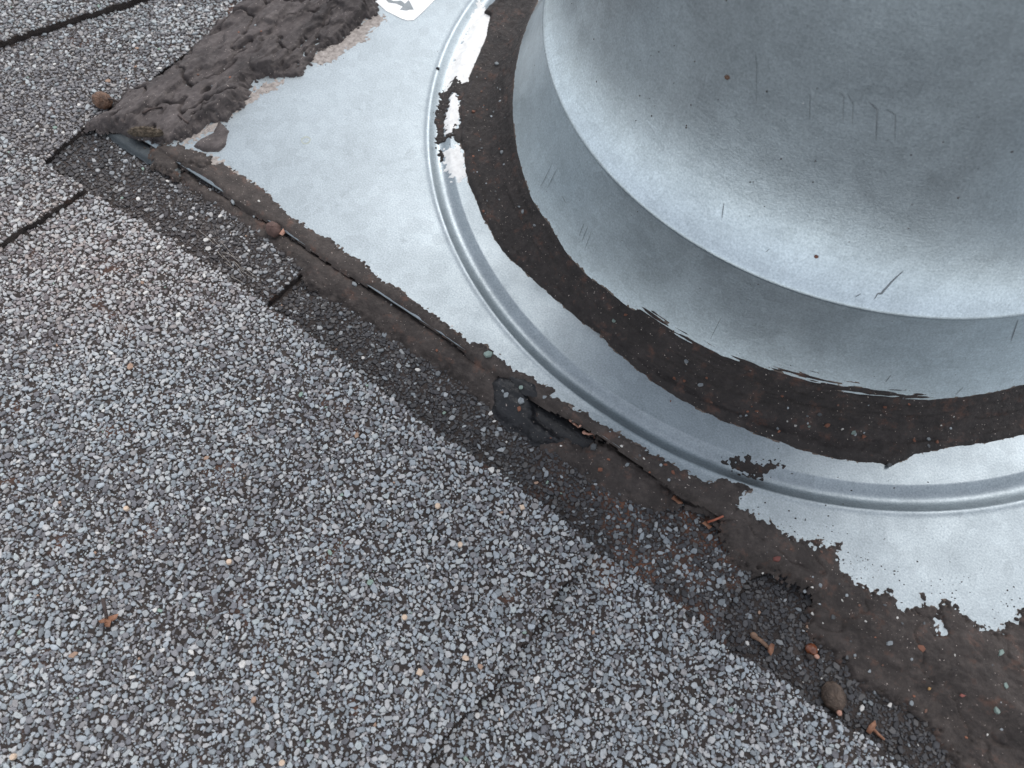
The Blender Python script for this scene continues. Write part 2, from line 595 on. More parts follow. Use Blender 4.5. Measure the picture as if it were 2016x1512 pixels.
def rotmat(az, tilt, taz):
    """rotation: tilt about a horizontal axis at taz, after a turn az about z"""
    ca, sa = np.cos(az), np.sin(az)
    kx, ky = np.cos(taz), np.sin(taz)
    ct, st = np.cos(tilt), np.sin(tilt)
    Rz = np.zeros((len(az), 3, 3)); Rz[:, 0, 0] = ca; Rz[:, 0, 1] = -sa; Rz[:, 1, 0] = sa; Rz[:, 1, 1] = ca; Rz[:, 2, 2] = 1
    K = np.zeros((len(az), 3, 3)); K[:, 0, 2] = ky; K[:, 1, 2] = -kx; K[:, 2, 0] = -ky; K[:, 2, 1] = kx
    I = np.eye(3)[None]
    Rt = I + st[:, None, None] * K + (1 - ct)[:, None, None] * (K @ K)
    return Rt @ Rz


ROTS = rotmat(AZ, TILT, TAZ)
# templates: rings of n corners, bottom, shoulder and inset top
NT = 28
templates = []
for t in range(NT):
    n = 6 if t % 3 else 7
    d = chip_dirs(n, rng)
    top = d * rng.uniform(0.78, 0.93, n)[:, None] + rng.uniform(-.05, .05, 2)
    z2 = 1.0 + rng.uniform(-.10, .10, n); z1 = 0.60 + rng.uniform(-.14, .14, n)
    Vt = np.concatenate([np.c_[d * 0.92, np.full(n, -0.5)], np.c_[d, z1], np.c_[top, z2]])
    fc = [(i, (i + 1) % n, n + (i + 1) % n, n + i) for i in range(n)] + [(n + i, n + (i + 1) % n, 2 * n + (i + 1) % n, 2 * n + i) for i in range(n)]
    fc.append(tuple(range(2 * n, 3 * n)))
    templates.append((Vt, fc))
small = []
for t in range(10):
    n = 5
    d = chip_dirs(n, rng)
    Vt = np.concatenate([np.c_[d, np.full(n, -0.4)], np.c_[d * rng.uniform(.55, .9, n)[:, None], 1.0 + rng.uniform(-.25, .25, n)]])
    fc = [(i, (i + 1) % n, n + (i + 1) % n, n + i) for i in range(n)] + [tuple(range(n, 2 * n))]
    small.append((Vt, fc))
tmesh = [mesh_np('granule', v * 1.0, f, M['gran_obj']) for v, f in templates]

inframe = (U > 0) & (U < W) & (Vv > 0) & (Vv < H)
size_px = GR * np.sqrt(ASP) / pp[:, 2] * inframe
TI = rng.integers(0, NT, NG); SI = rng.integers(0, len(small), NG)
covered = np.zeros(NG, bool)      # filled in below once the sealant outlines are known


def grow_granules():
    for i, k in enumerate(order):
        idx = np.where(GO == i)[0]
        so_ = shingles[k]['o']
        vis = idx[(size_px[idx] > 0) & ~covered[idx] & (GR[idx] > 0.32) & ~LOW[idx]]
        single = vis[np.argsort(-size_px[vis])[:300]]
        for g in single.tolist():
            o = bpy.data.objects.new('granule', tmesh[TI[g]])
            C.objects.link(o)
            o.parent = so_
            s = GR[g] * math.sqrt(ASP[g]); s2 = GR[g] / math.sqrt(ASP[g])
            Mx = Matrix(ROTS[g].tolist()).to_4x4() @ Matrix.Diagonal((s, s2, HGT[g], 1))
            Mx.translation = Vector((GX[g] / 1000, GY[g] / 1000, (GZ[g] + HGT[g] * .10) / 1000))
            o.matrix_basis = Mx
            o.color = (col[g, 0], col[g, 1], col[g, 2], 1)
        rest = np.setdiff1d(idx, single)
        if not len(rest): continue
        Vs, Fs, Cs = [], [], []
        base = 0
        loops, starts, tot = [], [], 0
        for pool, sel, tid in ((templates, rest[(GR[rest] > 0.33) & ~LOW[rest]], TI), (small, rest[(GR[rest] <= 0.33) | LOW[rest]], SI)):
            for t, (Vt, fc) in enumerate(pool):
                gs = sel[tid[sel] == t]
                if not len(gs): continue
                sc = np.stack([GR[gs] * np.sqrt(ASP[gs]), GR[gs] / np.sqrt(ASP[gs]), HGT[gs]], 1)
                P = np.einsum('gij,gvj->gvi', ROTS[gs], Vt[None] * sc[:, None])
                P[:, :, 0] += GX[gs][:, None]; P[:, :, 1] += GY[gs][:, None]
                P[:, :, 2] += (GZ[gs] + HGT[gs] * .10)[:, None]
                nv = len(Vt)
                Vs.append(P.reshape(-1, 3)); Cs.append(np.repeat(col[gs], nv, 0))
                flat = np.concatenate([np.array(f) for f in fc]); ln = np.array([len(f) for f in fc])
                offs = base + np.arange(len(gs)) * nv
                loops.append((flat[None] + offs[:, None]).ravel())
                starts.append(np.tile(ln, len(gs)))
                base += nv * len(gs)
        V = np.concatenate(Vs); cc = np.concatenate(Cs); lp = np.concatenate(loops).astype(np.int32); ln = np.concatenate(starts)
        me = bpy.data.meshes.new('granules')
        me.vertices.add(len(V)); me.vertices.foreach_set('co', (V / 1000).ravel())
        me.loops.add(len(lp)); me.loops.foreach_set('vertex_index', lp)
        me.polygons.add(len(ln)); me.polygons.foreach_set('loop_start', np.concatenate([[0], np.cumsum(ln)[:-1]]).astype(np.int32))
        me.polygons.foreach_set('use_smooth', np.zeros(len(ln), bool))
        me.materials.append(M['gran_attr'])
        me.update(calc_edges=True)
        a = me.attributes.new('col', 'FLOAT_COLOR', 'POINT')
        a.data.foreach_set('color', np.c_[cc, np.ones(len(cc))].ravel())
        o = obj('granules', me, so_)
        o['kind'] = 'stuff'


# ------------------------------------------------------------------ the vent flashing
def edge_lift(x, y):
    """the flange edge is bent up a little where the tar has torn"""
    return (1.1 * np.exp(-((np.asarray(x) + 2) / 15.0) ** 2) + 0.7 * np.exp(-((np.asarray(x) - 22) / 8.0) ** 2)) * sstep(EDGE_Y + 11, EDGE_Y, y)


def bead(r):
    """groove pressed into the flange round the stack"""
    t = (np.asarray(r, float) - 97.5) / 2.7
    return -1.35 * np.where(np.abs(t) < 1, np.cos(np.clip(t, -1, 1) * math.pi / 2) ** 1.3, 0.0) + 0.14 * np.exp(-((np.asarray(r) - 100.5) / .6) ** 2)


def flange_z(x, y):
    r = np.hypot(x, y)
    wav = 0.05 * fbm(np.asarray(x) * .022, np.asarray(y) * .022, 9, 2) * sstep(84, 110, r)
    return bead(r) + edge_lift(x, y) + wav


# profile of the stack (r, z) from the flange upwards
BELL = []
for z in np.concatenate([np.linspace(0, 3, 10), np.linspace(3.6, 27.8, 34)]):      # wall steepening away from the flange
    BELL.append((69.4 + 14.6 * math.exp(-z / 19.5) + 1.6 * math.exp(-z / 0.8), z))
rt, zt = BELL[-1]
CONE = [(rt + .02, zt - .5), (rt + .10, zt - .4), (rt + .14, zt - .15), (rt + .12, zt + .1)]   # lapped lip of the upper piece
for u in np.concatenate([np.linspace(0.3, 30, 46), np.linspace(32, 130, 24)]):
    CONE.append((rt + .1 - 9.5 * (1 - math.exp(-u / 11.0)) - 0.075 * u, zt + .2 + u))


def revolve(name, prof, mat, seg=360, parent=None):
    a = np.linspace(0, 2 * math.pi, seg, endpoint=False)
    V = np.concatenate([np.stack([r * np.cos(a), r * np.sin(a), np.full(seg, z)], 1) for r, z in prof])
    Q = []
    for k in range(len(prof) - 1):
        i = np.arange(seg); j = (i + 1) % seg
        Q.append(np.stack([k * seg + i, k * seg + j, (k + 1) * seg + j, (k + 1) * seg + i], 1))
    return obj(name, mesh_quads(name, V, np.concatenate(Q), mat, True), parent)


vent = empty('vent_flashing', 0, 0, 0)
tag(vent, 'galvanised steel vent flashing with round stack and grooved square flange', 'vent flashing')
# flange: rings from the square outline into the foot of the stack
XE, YE = 150.0, 175.0
ang = np.linspace(0, 2 * math.pi, 720, endpoint=False)
corner = [math.atan2(y, x) % (2 * math.pi) for x in (EDGE_X, XE) for y in (EDGE_Y, YE)]
ang = np.sort(np.concatenate([ang, corner]))
ca, sa = np.cos(ang), np.sin(ang)
with np.errstate(divide='ignore'):
    tx = np.where(ca > 0, XE / ca, EDGE_X / ca); ty = np.where(sa > 0, YE / sa, EDGE_Y / sa)
RO = np.minimum(np.abs(tx), np.abs(ty))
R_in = 102.2
rings = []
for t in np.linspace(0, 1, 30):
    r = RO + (R_in - RO) * t ** 0.8
    yy = r * sa
    yy = yy + np.where(sa < 0, 0.35 * fbm(r * ca * .06, 0 * yy, 66, 3) * (1 - t) ** 4, 0)
    rings.append((r * ca, yy, None))
for r in np.concatenate([np.linspace(102.0, 92.6, 44), np.linspace(92, 85.6, 8)]):
    rings.append((r * ca, r * sa, None))
Vf = []
nA = len(ang)
Vf.append(np.stack([rings[0][0], rings[0][1], flange_z(rings[0][0], rings[0][1]) - 0.4], 1))
for x, y, _ in rings:
    Vf.append(np.stack([x, y, flange_z(x, y)], 1))
Q = []
for k in range(len(Vf) - 1):
    i = np.arange(nA); j = (i + 1) % nA
    Q.append(np.stack([k * nA + i, k * nA + j, (k + 1) * nA + j, (k + 1) * nA + i], 1))
me = mesh_quads('flange', np.concatenate(Vf), np.concatenate(Q), M['flange'], True)
sm = np.ones(len(me.polygons), bool); sm[:nA] = False
me.polygons.foreach_set('use_smooth', sm)
flange = obj('flange', me, vent)
lower = revolve('lower_bell', BELL, M['bell'], 480, vent)
upper = revolve('upper_cone', CONE, M['bell'], 480, vent)
rcap, zcap = CONE[-1]
cap = revolve('storm_collar', [(rcap - 1, zcap - 6), (rcap + 9, zcap - 9), (rcap + 9.5, zcap - 8), (rcap, zcap + 2), (rcap - 3, zcap + 6), (rcap - 3, zcap + 60), (rcap - 4, zcap + 60), (rcap - 4, zcap - 4)], M['bell'], 120, vent)

# arc-length parameter over flange + bell for things smeared round the foot of the stack
PR = np.array([(108.0 - .25 * i, 0.0) for i in range(int((108 - 85.6) / .25) + 1)] + BELL[1:])
PR[:, 1] += np.where(PR[:, 0] > 90, bead(PR[:, 0]), 0)
PS = np.concatenate([[0], np.cumsum(np.hypot(np.diff(PR[:, 0]), np.diff(PR[:, 1])))])
DN = np.gradient(PR, PS, axis=0)
NRM = np.stack([DN[:, 1], -DN[:, 0]], 1)      # outward (r, z) normal
NRM /= np.linalg.norm(NRM, axis=1)[:, None]


def surf(s):
    return (np.interp(s, PS, PR[:, 0]), np.interp(s, PS, PR[:, 1]), np.interp(s, PS, NRM[:, 0]), np.interp(s, PS, NRM[:, 1]))


FULL = np.concatenate([PR, np.array(CONE)])


def hit(px, py, prof=PR):
    """(angle, index) where a view ray meets the surface of revolution"""
    d = ray(px, py)
    t = np.linspace((130 - CAM[2]) / d[2], (0 - CAM[2]) / d[2], 6000)
    P = CAM[None] + d[None] * t[:, None]
    r = np.hypot(P[:, 0], P[:, 1])
    o = np.argsort(prof[:, 1], kind='stable')
    rz = np.interp(P[:, 2], prof[o, 1], prof[o, 0], right=-1)
    ins = np.where(r < rz)[0]
    if not len(ins):
        q = at(px, py, 0.0)
    else:
        q = P[ins[0]]
    rr = math.hypot(q[0], q[1])
    k = int(np.argmin((prof[:, 0] - rr) ** 2 + (prof[:, 1] - q[2]) ** 2))
    return math.atan2(q[1], q[0]), k, q


# ------------------------------------------------------------------ sealant
def strip_quads(keep):
    nu, nv = keep.shape
    idx = np.arange(nu * nv).reshape(nu, nv)
    q = np.stack([idx[:-1, :-1], idx[1:, :-1], idx[1:, 1:], idx[:-1, 1:]], -1).reshape(-1, 4)
    kk = (keep[:-1, :-1] | keep[1:, :-1] | keep[1:, 1:] | keep[:-1, 1:]).ravel()
    q = q[kk]
    used = np.unique(q)
    remap = np.full(nu * nv, -1); remap[used] = np.arange(len(used))
    return used, remap[q]


def smear(name, poly, base, T, ew, mat, parent=None, rag=0.5, rag_s=0.6, spk=0.0, detail=None, res=0.27, holes=(), seed=1, sag=0.5, clip=None, stain=0.0):
    P = np.asarray(poly, float)
    x0, y0 = P.min(0) - 1.5; x1, y1 = P.max(0) + 1.5
    X, Y = np.meshgrid(np.arange(x0, x1, res), np.arange(y0, y1, res), indexing='ij')
    d = sdist(P, X, Y)
    for hpoly in holes:
        d = np.minimum(d, -sdist(np.asarray(hpoly), X, Y))
    d = d + rag * fbm(X * rag_s, Y * rag_s, seed, 4)
    if spk:
        d = d + spk * (fbm(X * 1.7, Y * 1.7, seed + 9, 2)) * np.exp(-np.abs(d) / 3.0)
    if clip is not None:
        d = np.minimum(d, clip(X, Y))
    if stain:
        ds = d + stain * (0.15 + 1.6 * fbm(X * .9, Y * .9, seed + 21, 3))
        hs_ = np.where(ds > 0, 0.035, 0.5 * ds)
        us, qs = strip_quads((hs_ > -0.1) & (d < 1.0) & (Y > EDGE_Y + 1.2))
        obj('brown_stain', mesh_quads('brown_stain', np.stack([X.ravel(), Y.ravel(), (base(X, Y) + hs_).ravel()], 1)[us], qs, M['stain'], True), parent)
    h = np.where(d > 0, T * (1 - np.exp(-np.maximum(d, 0) / ew)), sag * d)
    if detail is not None:
        h = h + detail(X, Y, d) * sstep(0, 2.0, d)
    h = h + 0.10 * T * fbm(X * 1.3, Y * 1.3, seed + 4, 3) * sstep(0, 1.0, d)
    Z = base(X, Y) + h
    used, q = strip_quads(h > -0.12)
    V = np.stack([X.ravel(), Y.ravel(), Z.ravel()], 1)[used]
    return obj(name, mesh_quads(name, V, q, mat, True), parent)


def shingle_base(x, y):
    """height of the asphalt under a point beside the flange"""
    x = np.asarray(x, float)
    e4 = S4end[1][0] + (np.asarray(y) - S4end[1][1]) * (S4end[0][0] - S4end[2][0]) / (S4end[0][1] - S4end[2][1])
    z = np.where(x < e4, -1.6, -3.2)
    z = z + (-1.4) * sstep(39, 44, x)
    return z + 0.0 * np.asarray(y)


def shingle_base_soft(x, y):
    z = -1.6 + (-1.6) * sstep(-76, -68, x) + (-1.4) * sstep(37, 46, x)
    return z + 0.0 * np.asarray(y)


# --- ring of roof cement round the foot of the stack
ring_out = [(982, -6), (950, 24), (966, 30), (960, 65), (945, 105), (930, 135), (922, 165), (905, 200), (908, 240), (905, 275), (914, 300), (917, 340), (930, 375), (950, 425), (985, 487), (1030, 532),
            (1100, 592), (1180, 656), (1240, 712), (1320, 772), (1400, 815), (1480, 848), (1560, 878), (1620, 895), (1650, 905), (1700, 908), (1735, 911), (1752, 917), (1775, 906), (1800, 892), (1870, 880),
            (1960, 868), (2016, 852), (2060, 838)]
ring_in = [(1058, -4), (1035, 60), (1020, 112), (1012, 172), (1014, 262), (1026, 322), (1050, 392), (1085, 442), (1110, 492), (1150, 537), (1190, 570), (1225, 600), (1250, 612), (1262, 606), (1285, 618), (1320, 648), (1400, 690),
           (1428, 703), (1500, 716), (1560, 735), (1650, 756), (1700, 766), (1780, 775), (1835, 781), (1850, 788), (1900, 780), (2016, 758), (2060, 745)]


def ring_curve(lst):
    A = []
    for px, py in lst:
        a, k, q = hit(px, py)
        A.append((a, PS[k]))
    A = np.array(sorted(A))
    return A


ro = ring_curve(ring_out); ri = ring_curve(ring_in)
th0 = max(ro[0, 0], ri[0, 0]); th1 = min(ro[-1, 0], ri[-1, 0])
TH = np.linspace(-math.pi, math.pi, 2400)
SV = np.arange(4.0, PS[-1] * 0.72, 0.27)
TT, SS = np.meshgrid(TH, SV, indexing='ij')
u = TT * 90
so_ = np.interp(TT, np.r_[-math.pi, ro[:, 0], math.pi], np.r_[16, ro[:, 1], 16]) + 0.35 * fbm(u * .55, SS * .55, 31, 4)
si_ = np.interp(TT, np.r_[-math.pi, ri[:, 0], math.pi], np.r_[31, ri[:, 1], 31])
aw0 = hit(1275, 616)[0]; aw1 = hit(1850, 788)[0]
up_wall = sstep(aw0 - .08, aw0 + .05, TT) * (1 - sstep(aw1 - .03, aw1 + .03, TT))     # brushed-out stretch on the near wall
si_ = si_ + 0.18 * fbm(u * .6, SS * .5, 33, 3) + (2.7 * up_wall + 0.15) * fbm(u * .13 + SS * .3, SS * 2.2, 35, 3)
dd = np.minimum(SS - so_, si_ - SS)
body = (SS - so_) / np.maximum(si_ - so_, 1e-3)
Tm = 0.9 - 0.55 * sstep(0.55, 1.0, body)
h = np.where(dd > 0, Tm * (1 - np.exp(-np.maximum(dd, 0) / 0.45)), 0.5 * dd)
h = h + (0.30 * fbm(u * .10, SS * .9, 41, 3) + 0.17 * fbm(u * .9, SS * .9, 43, 3)) * sstep(0, 1.2, dd)
# low swelling outside, brushed shallow grooves along the stroke
h = h + 0.35 * np.exp(-((dd - 1.2) / 1.0) ** 2) * (SS - so_ < si_ - SS) * sstep(0, .6, dd)
rr_, zz_, nr_, nz_ = surf(SS)
X = (rr_ + nr_ * h) * np.cos(TT); Y = (rr_ + nr_ * h) * np.sin(TT); Z = zz_ + nz_ * h
used, q = strip_quads(h > -0.12)
V = np.stack([X.ravel(), Y.ravel(), Z.ravel()], 1)[used]
ring = empty('sealant_ring', 0, -82, 0)
tag(ring, 'wide dark tar ring brushed around the foot of the round metal stack', 'sealant')
obj('tar_body', mesh_quads('tar_body', V, q[:, ::-1], M['ring_tar'], True), ring)
ds = dd + 0.45 * (0.1 + 1.7 * fbm(u * .8, SS * .9, 46, 3))
hs_ = np.where(ds > 0, 0.04, 0.5 * ds)
X = (rr_ + nr_ * hs_) * np.cos(TT); Y = (rr_ + nr_ * hs_) * np.sin(TT); Z = zz_ + nz_ * hs_
used, q = strip_quads((hs_ > -0.1) & (dd < .8))
obj('brown_stain', mesh_quads('brown_stain', np.stack([X.ravel(), Y.ravel(), Z.ravel()], 1)[used], q[:, ::-1], M['stain'], True), ring)

FZ = lambda x, y: flange_z(x, y)
sm1 = pts([(950, 120), (922, 160), (906, 166), (896, 150), (882, 166), (864, 180), (857, 228), (860, 285), (866, 315), (872, 300), (868, 276), (884, 268), (912, 286), (935, 286), (945, 200)])
wh1 = pts([(884, 186), (897, 180), (905, 200), (904, 240), (890, 262), (874, 262), (876, 228), (882, 210)])
smear('tar_smear', sm1, FZ, 0.35, 0.4, M['ring_tar'], ring, rag=0.7, rag_s=.7, spk=1.3, holes=[wh1], seed=51)
smear('tar_smear', pts([(1428, 905), (1470, 898), (1500, 912), (1535, 908), (1540, 918), (1515, 925), (1508, 938), (1480, 930), (1455, 925)]), FZ, 0.22, 0.3, M['ring_tar'], ring, rag=0.6, rag_s=.9, spk=2.2, seed=53, res=0.2)
smear('white_film', pts([(945, -6), (968, 30), (962, 68), (946, 108), (924, 165), (905, 172), (885, 178), (872, 172), (882, 128), (900, 88), (922, 45), (936, 8)]), FZ, 0.07, 0.3, M['film'], ring, rag=0.5, spk=1.2, seed=57)  # thin white film between the groove and the tar
smear('white_film', wh1, FZ, 0.07, 0.3, M['film'], ring, rag=0.4, spk=0.8, seed=58)
smear('white_film', pts([(870, 290), (905, 288), (915, 305), (918, 345), (905, 360), (885, 345), (874, 320)]), FZ, 0.05, 0.3, M['film'], ring, rag=0.8, spk=1.6, seed=59)

# --- tar along the lower edge, on the flange
up_edge = [(352, 318), (400, 330), (432, 318), (470, 345), (520, 376), (545, 406), (590, 441), (638, 470), (650, 470), (665, 492), (690, 506), (715, 521), (740, 545), (790, 576), (840, 611), (890, 650), (925, 676), (945, 680), (975, 698), (990, 718), (1012, 735), (1040, 745), (1060, 765),
           (1086, 774), (1076, 786), (1100, 801), (1150, 831), (1200, 861), (1250, 886), (1300, 911), (1350, 936), (1388, 956), (1412, 947), (1440, 950), (1478, 966), (1460, 971), (1450, 986), (1452, 1006)]
strip = empty('sealant_strip', -50, -104, 0)
tag(strip, 'long brown-black tar strip sealing the lower flange edge to the shingles', 'sealant')
ue = pts(up_edge, 0.3); ue[:, 1] += 0.35 + 1.1 * np.exp(-((ue[:, 0] + 2) / 18.0) ** 2)
polyB = np.concatenate([ue, [(34.0, EDGE_Y - 1.5), (-60, EDGE_Y - 1.5), (-116, EDGE_Y - 1.5), (-120, EDGE_Y - 1.2)]])
gapf = lambda X, Y: (Y - (EDGE_Y - 0.2 + 1.0 * fbm(X * .07, Y * 0, 61, 3) + .25 * fbm(X * .6, Y * .6, 62, 2)))
FB = lambda x, y: FZ(x, y) - 0.7 * np.maximum(EDGE_Y - np.asarray(y), 0)
smear('flange_tar', polyB, FB, 0.6, 0.5, M['edge_tar'], strip, rag=0.55, rag_s=.5, spk=0.9, seed=63, clip=gapf, stain=0.5)
slit = pts([(935, 680), (950, 684), (962, 694), (955, 697), (944, 690)])
# --- the same strip below, on the shingles
low_edge = [(348, 345), (392, 392), (432, 412), (470, 436), (520, 468), (560, 502), (592, 532), (612, 562), (642, 582), (692, 602), (742, 642), (800, 682), (860, 717), (905, 747), (948, 792), (985, 826), (1036, 842), (1060, 872), (1112, 907), (1150, 932), (1190, 962), (1242, 986), (1290, 1002), (1345, 992), (1400, 1010), (1450, 1075)]
polyC = np.concatenate([pts(low_edge, -1.2), [(40, EDGE_Y + .5), (-60, EDGE_Y + .8), (-122, EDGE_Y + .8)]])
gap1 = pts([(1040, 772), (1100, 804), (1142, 832), (1190, 872), (1150, 880), (1092, 856), (1056, 824)], -1.2)
gap2 = pts([(1302, 955), (1335, 970), (1375, 995), (1362, 998), (1325, 978)], -1.2)
gap3 = pts([(372, 330), (400, 350), (435, 372), (430, 376), (395, 356)], -1.0)


def strip_base(x, y):
    k = sstep(EDGE_Y - 8, EDGE_Y - .4, y)
    return shingle_base_soft(x, y) * (1 - k) - 1.72 * k


def strip_detail(X, Y, d):
    return 0.25 * fbm(X * .12, Y * .7, 71, 3) + 0.12 * fbm(X * .9, Y * .9, 72, 3)


smear('shingle_tar', polyC, strip_base, 1.25, 1.6, M['edge_tar'], strip, rag=0.9, rag_s=.5, spk=0.8, detail=strip_detail, holes=[gap1, gap2, gap3], seed=73)
smear('black_tar', pts([(964, 752), (986, 740), (1012, 745), (1052, 766), (1064, 790), (1112, 822), (1148, 850), (1120, 852), (1098, 868), (1048, 868), (1034, 846), (1000, 836), (974, 806)], -1.0), lambda x, y: strip_base(x, y) + 0.5,
      2.0, 1.1, M['black_tar'], strip, rag=0.5, rag_s=.5, holes=[gap1], detail=lambda X, Y, d: .35 * fbm(X * .35, Y * .8, 5, 3), seed=75)
smear('black_tar', pts([(1030, 768), (1100, 800), (1145, 832), (1190, 872), (1150, 878), (1090, 852), (1045, 815)], -1.5), lambda x, y: -2.6 + 0 * x, 0.5, 0.8, M['black_tar'], strip, rag=0.2, seed=77)  # near-black sheet low in the torn gap, painting in its deep shade
smear('black_tar', pts([(1004, 742), (1030, 748), (1054, 762), (1058, 780), (1036, 778), (1016, 762)]), lambda x, y: FZ(x, y) + 0.4, 0.5, 0.5, M['black_tar'], strip, rag=0.4, seed=76)

# --- broad smear in the lower right, running from the flange down over the shingles
patch = empty('sealant_patch', 80, -104, -2)
tag(patch, 'broad dark tar smear in the lower right corner with torn edge on bright metal', 'sealant')
up2 = [(1452, 1000), (1462, 1002), (1495, 1018), (1530, 1040), (1570, 1064), (1600, 1064), (1656, 1072), (1650, 1100), (1665, 1130), (1700, 1155), (1730, 1165), (1752, 1160), (1775, 1195), (1810, 1202), (1820, 1178), (1835, 1200), (1870, 1178), (1890, 1205), (1915, 1225), (1940, 1242), (1965, 1246), (1990, 1226), (2016, 1206), (2060, 1180), (2140, 1180), (2330, 1120)]
lo2 = [(2330, 1800), (2140, 1660), (1960, 1600), (1890, 1512), (1850, 1445), (1800, 1402), (1722, 1362), (1682, 1332), (1655, 1290), (1606, 1262), (1584, 1238), (1604, 1190), (1588, 1158), (1505, 1122), (1482, 1132), (1440, 1100), (1415, 1050), (1430, 1030)]
polyD = np.concatenate([pts(up2, 0.2), pts(lo2, -2.5)])
wh2 = pts([(1588, 1066), (1605, 1068), (1603, 1075), (1590, 1072)])
wh3 = pts([(1612, 1069), (1640, 1070), (1636, 1076), (1615, 1075)])
wh4 = pts([(1835, 1215), (1850, 1212), (1860, 1245), (1845, 1240)])


def patch_base(x, y):
    k = sstep(EDGE_Y - 7.0, EDGE_Y - 0.2, y)
    return shingle_base_soft(x, y) * (1 - k) + (FZ(x, y) + 0.02) * k


def patch_detail(X, Y, d):
    return (0.7 * fbm(X * .10 + Y * .06, Y * .22, 81, 3) + 0.8 * np.abs(fbm(X * .2 + Y * .15, Y * .45 - X * .1, 83, 4)) + .2 * fbm(X * 1.1, Y * 1.1, 85, 3) - .5 * np.exp(-(fbm(X * .10 + Y * .04, Y * .16, 86, 3) / .03) ** 2)) * sstep(0, 4, d) + 0.5 * sstep(EDGE_Y + 1, EDGE_Y - 9, Y)


smear('tar_body', polyD, patch_base, 0.75, 0.6, M['edge_tar'], patch, rag=0.9, rag_s=.55, spk=1.8, detail=patch_detail, holes=[wh2, wh3, wh4], seed=87, stain=0.6)

# --- thick crumbling clump over the upper flange edge
clump = empty('sealant_clump', -146, -80, 0)
tag(clump, 'thick crumbled grey-brown tar clump over the upper flange edge', 'sealant')
polyF = pts([(160, 245), (185, 222), (215, 215), (240, 172), (290, 160), (312, 146), (350, 118), (386, 82), (408, 54), (460, 14), (515, -30), (736, -4), (742, 20), (702, 46), (662, 80), (625, 96), (612, 120), (582, 146), (550, 146), (506, 150), (482, 170), (490, 186), (472, 210), (440, 236), (402, 240), (372, 266), (340, 276), (300, 278), (264, 268), (240, 256), (205, 252)], 1.0)
polyF = np.concatenate([polyF[:11], [(-150.5, 0), (-150, 70), (-128, 70), (-122, 5)], polyF[11:]])


def clump_base(x, y):
    k = sstep(EDGE_X - 2.5, EDGE_X + 0.5, x)
    return -0.4 * (1 - k) + (FZ(x, y)) * k


def clump_detail(X, Y, d):
    rid = 1 - np.abs(fbm(X * .34, Y * .15, 91, 4)) * 2.4
    t = 2.6 * fbm(X * .19 + .25 * fbm(X * .5, Y * .3, 92, 2), Y * .055, 93, 3)
    terr = np.floor(t) + sstep(.72, 1.0, t - np.floor(t))
    crack = -1.6 * np.exp(-(fbm(X * .22, Y * .09, 96, 3) / .035) ** 2)
    return (0.35 * rid + 0.95 * terr + .22 * fbm(X * .9, Y * .5, 95, 4) + crack + 1.0) * sstep(0, 3.0, d)


smear('tar_body', polyF, clump_base, 1.5, 0.8, M['clump_tar'], clump, rag=1.3, rag_s=.4, spk=1.2, detail=clump_detail, seed=97, res=0.3)
smear('tar_flake', pts([(432, 238), (449, 258), (446, 286), (430, 301), (400, 297), (378, 288), (396, 274), (420, 262)]), FZ, 1.0, 0.5, M['clump_tar'], clump, rag=0.5, seed=98, detail=lambda X, Y, d: .4 * fbm(X * .5, Y * .5, 2, 3))
smear('corner_tar', pts([(285, 292), (330, 285), (380, 292), (410, 305), (420, 325), (395, 332), (352, 322), (345, 348), (300, 325)], 0), lambda x, y: FZ(x, y) * (np.asarray(y) > EDGE_Y) + shingle_base_soft(x, y) * 0.3 * (np.asarray(y) <= EDGE_Y), 1.0, 0.8, M['edge_tar'], clump, rag=1.0, spk=1.5, seed=99)
smear('dirty_scuff', pts([(742, 24), (760, 40), (735, 55), (720, 80), (690, 95), (660, 120), (630, 128), (608, 126), (622, 98), (662, 82), (702, 48)]), FZ, 0.06, 0.5, M['scuff'], clump, rag=0.9, spk=1.6, seed=101)
smear('dirty_scuff', pts([(486, 184), (520, 160), (560, 158), (545, 176), (505, 196), (470, 218), (440, 246), (400, 270), (360, 286), (345, 280), (400, 244), (440, 240)]), FZ, 0.06, 0.5, M['scuff'], clump, rag=0.9, spk=2.2, seed=102)
smear('dirty_scuff', pts([(365, 292), (400, 302), (440, 318), (480, 345), (520, 374), (505, 374), (460, 348), (410, 330), (370, 318)]), lambda x, y: FZ(x, y), 0.06, 0.5, M['scuff'], clump, rag=0.9, spk=1.8, seed=103)

M['dull'] = mat_metal('dull_corner_metal', False, 0.10, 0.5, 0.6)
smear('bent_corner', pts([(203, 254), (222, 262), (246, 256), (262, 262), (290, 284), (322, 300), (352, 330), (346, 346), (300, 320), (262, 300), (228, 276)], -.4), lambda x, y: -1.0 + 0 * x, 0.7, 0.25, M['dull'], vent, rag=0.15, seed=105)

# which granules the tar hides
for pl, z in ((polyC, -2), (polyD, -3), (polyF, 0)):
    covered |= sdist(pl, GX, GY) > 1.0
covered |= (GX > EDGE_X - .5) & (GY > EDGE_Y - .2)
grow_granules()


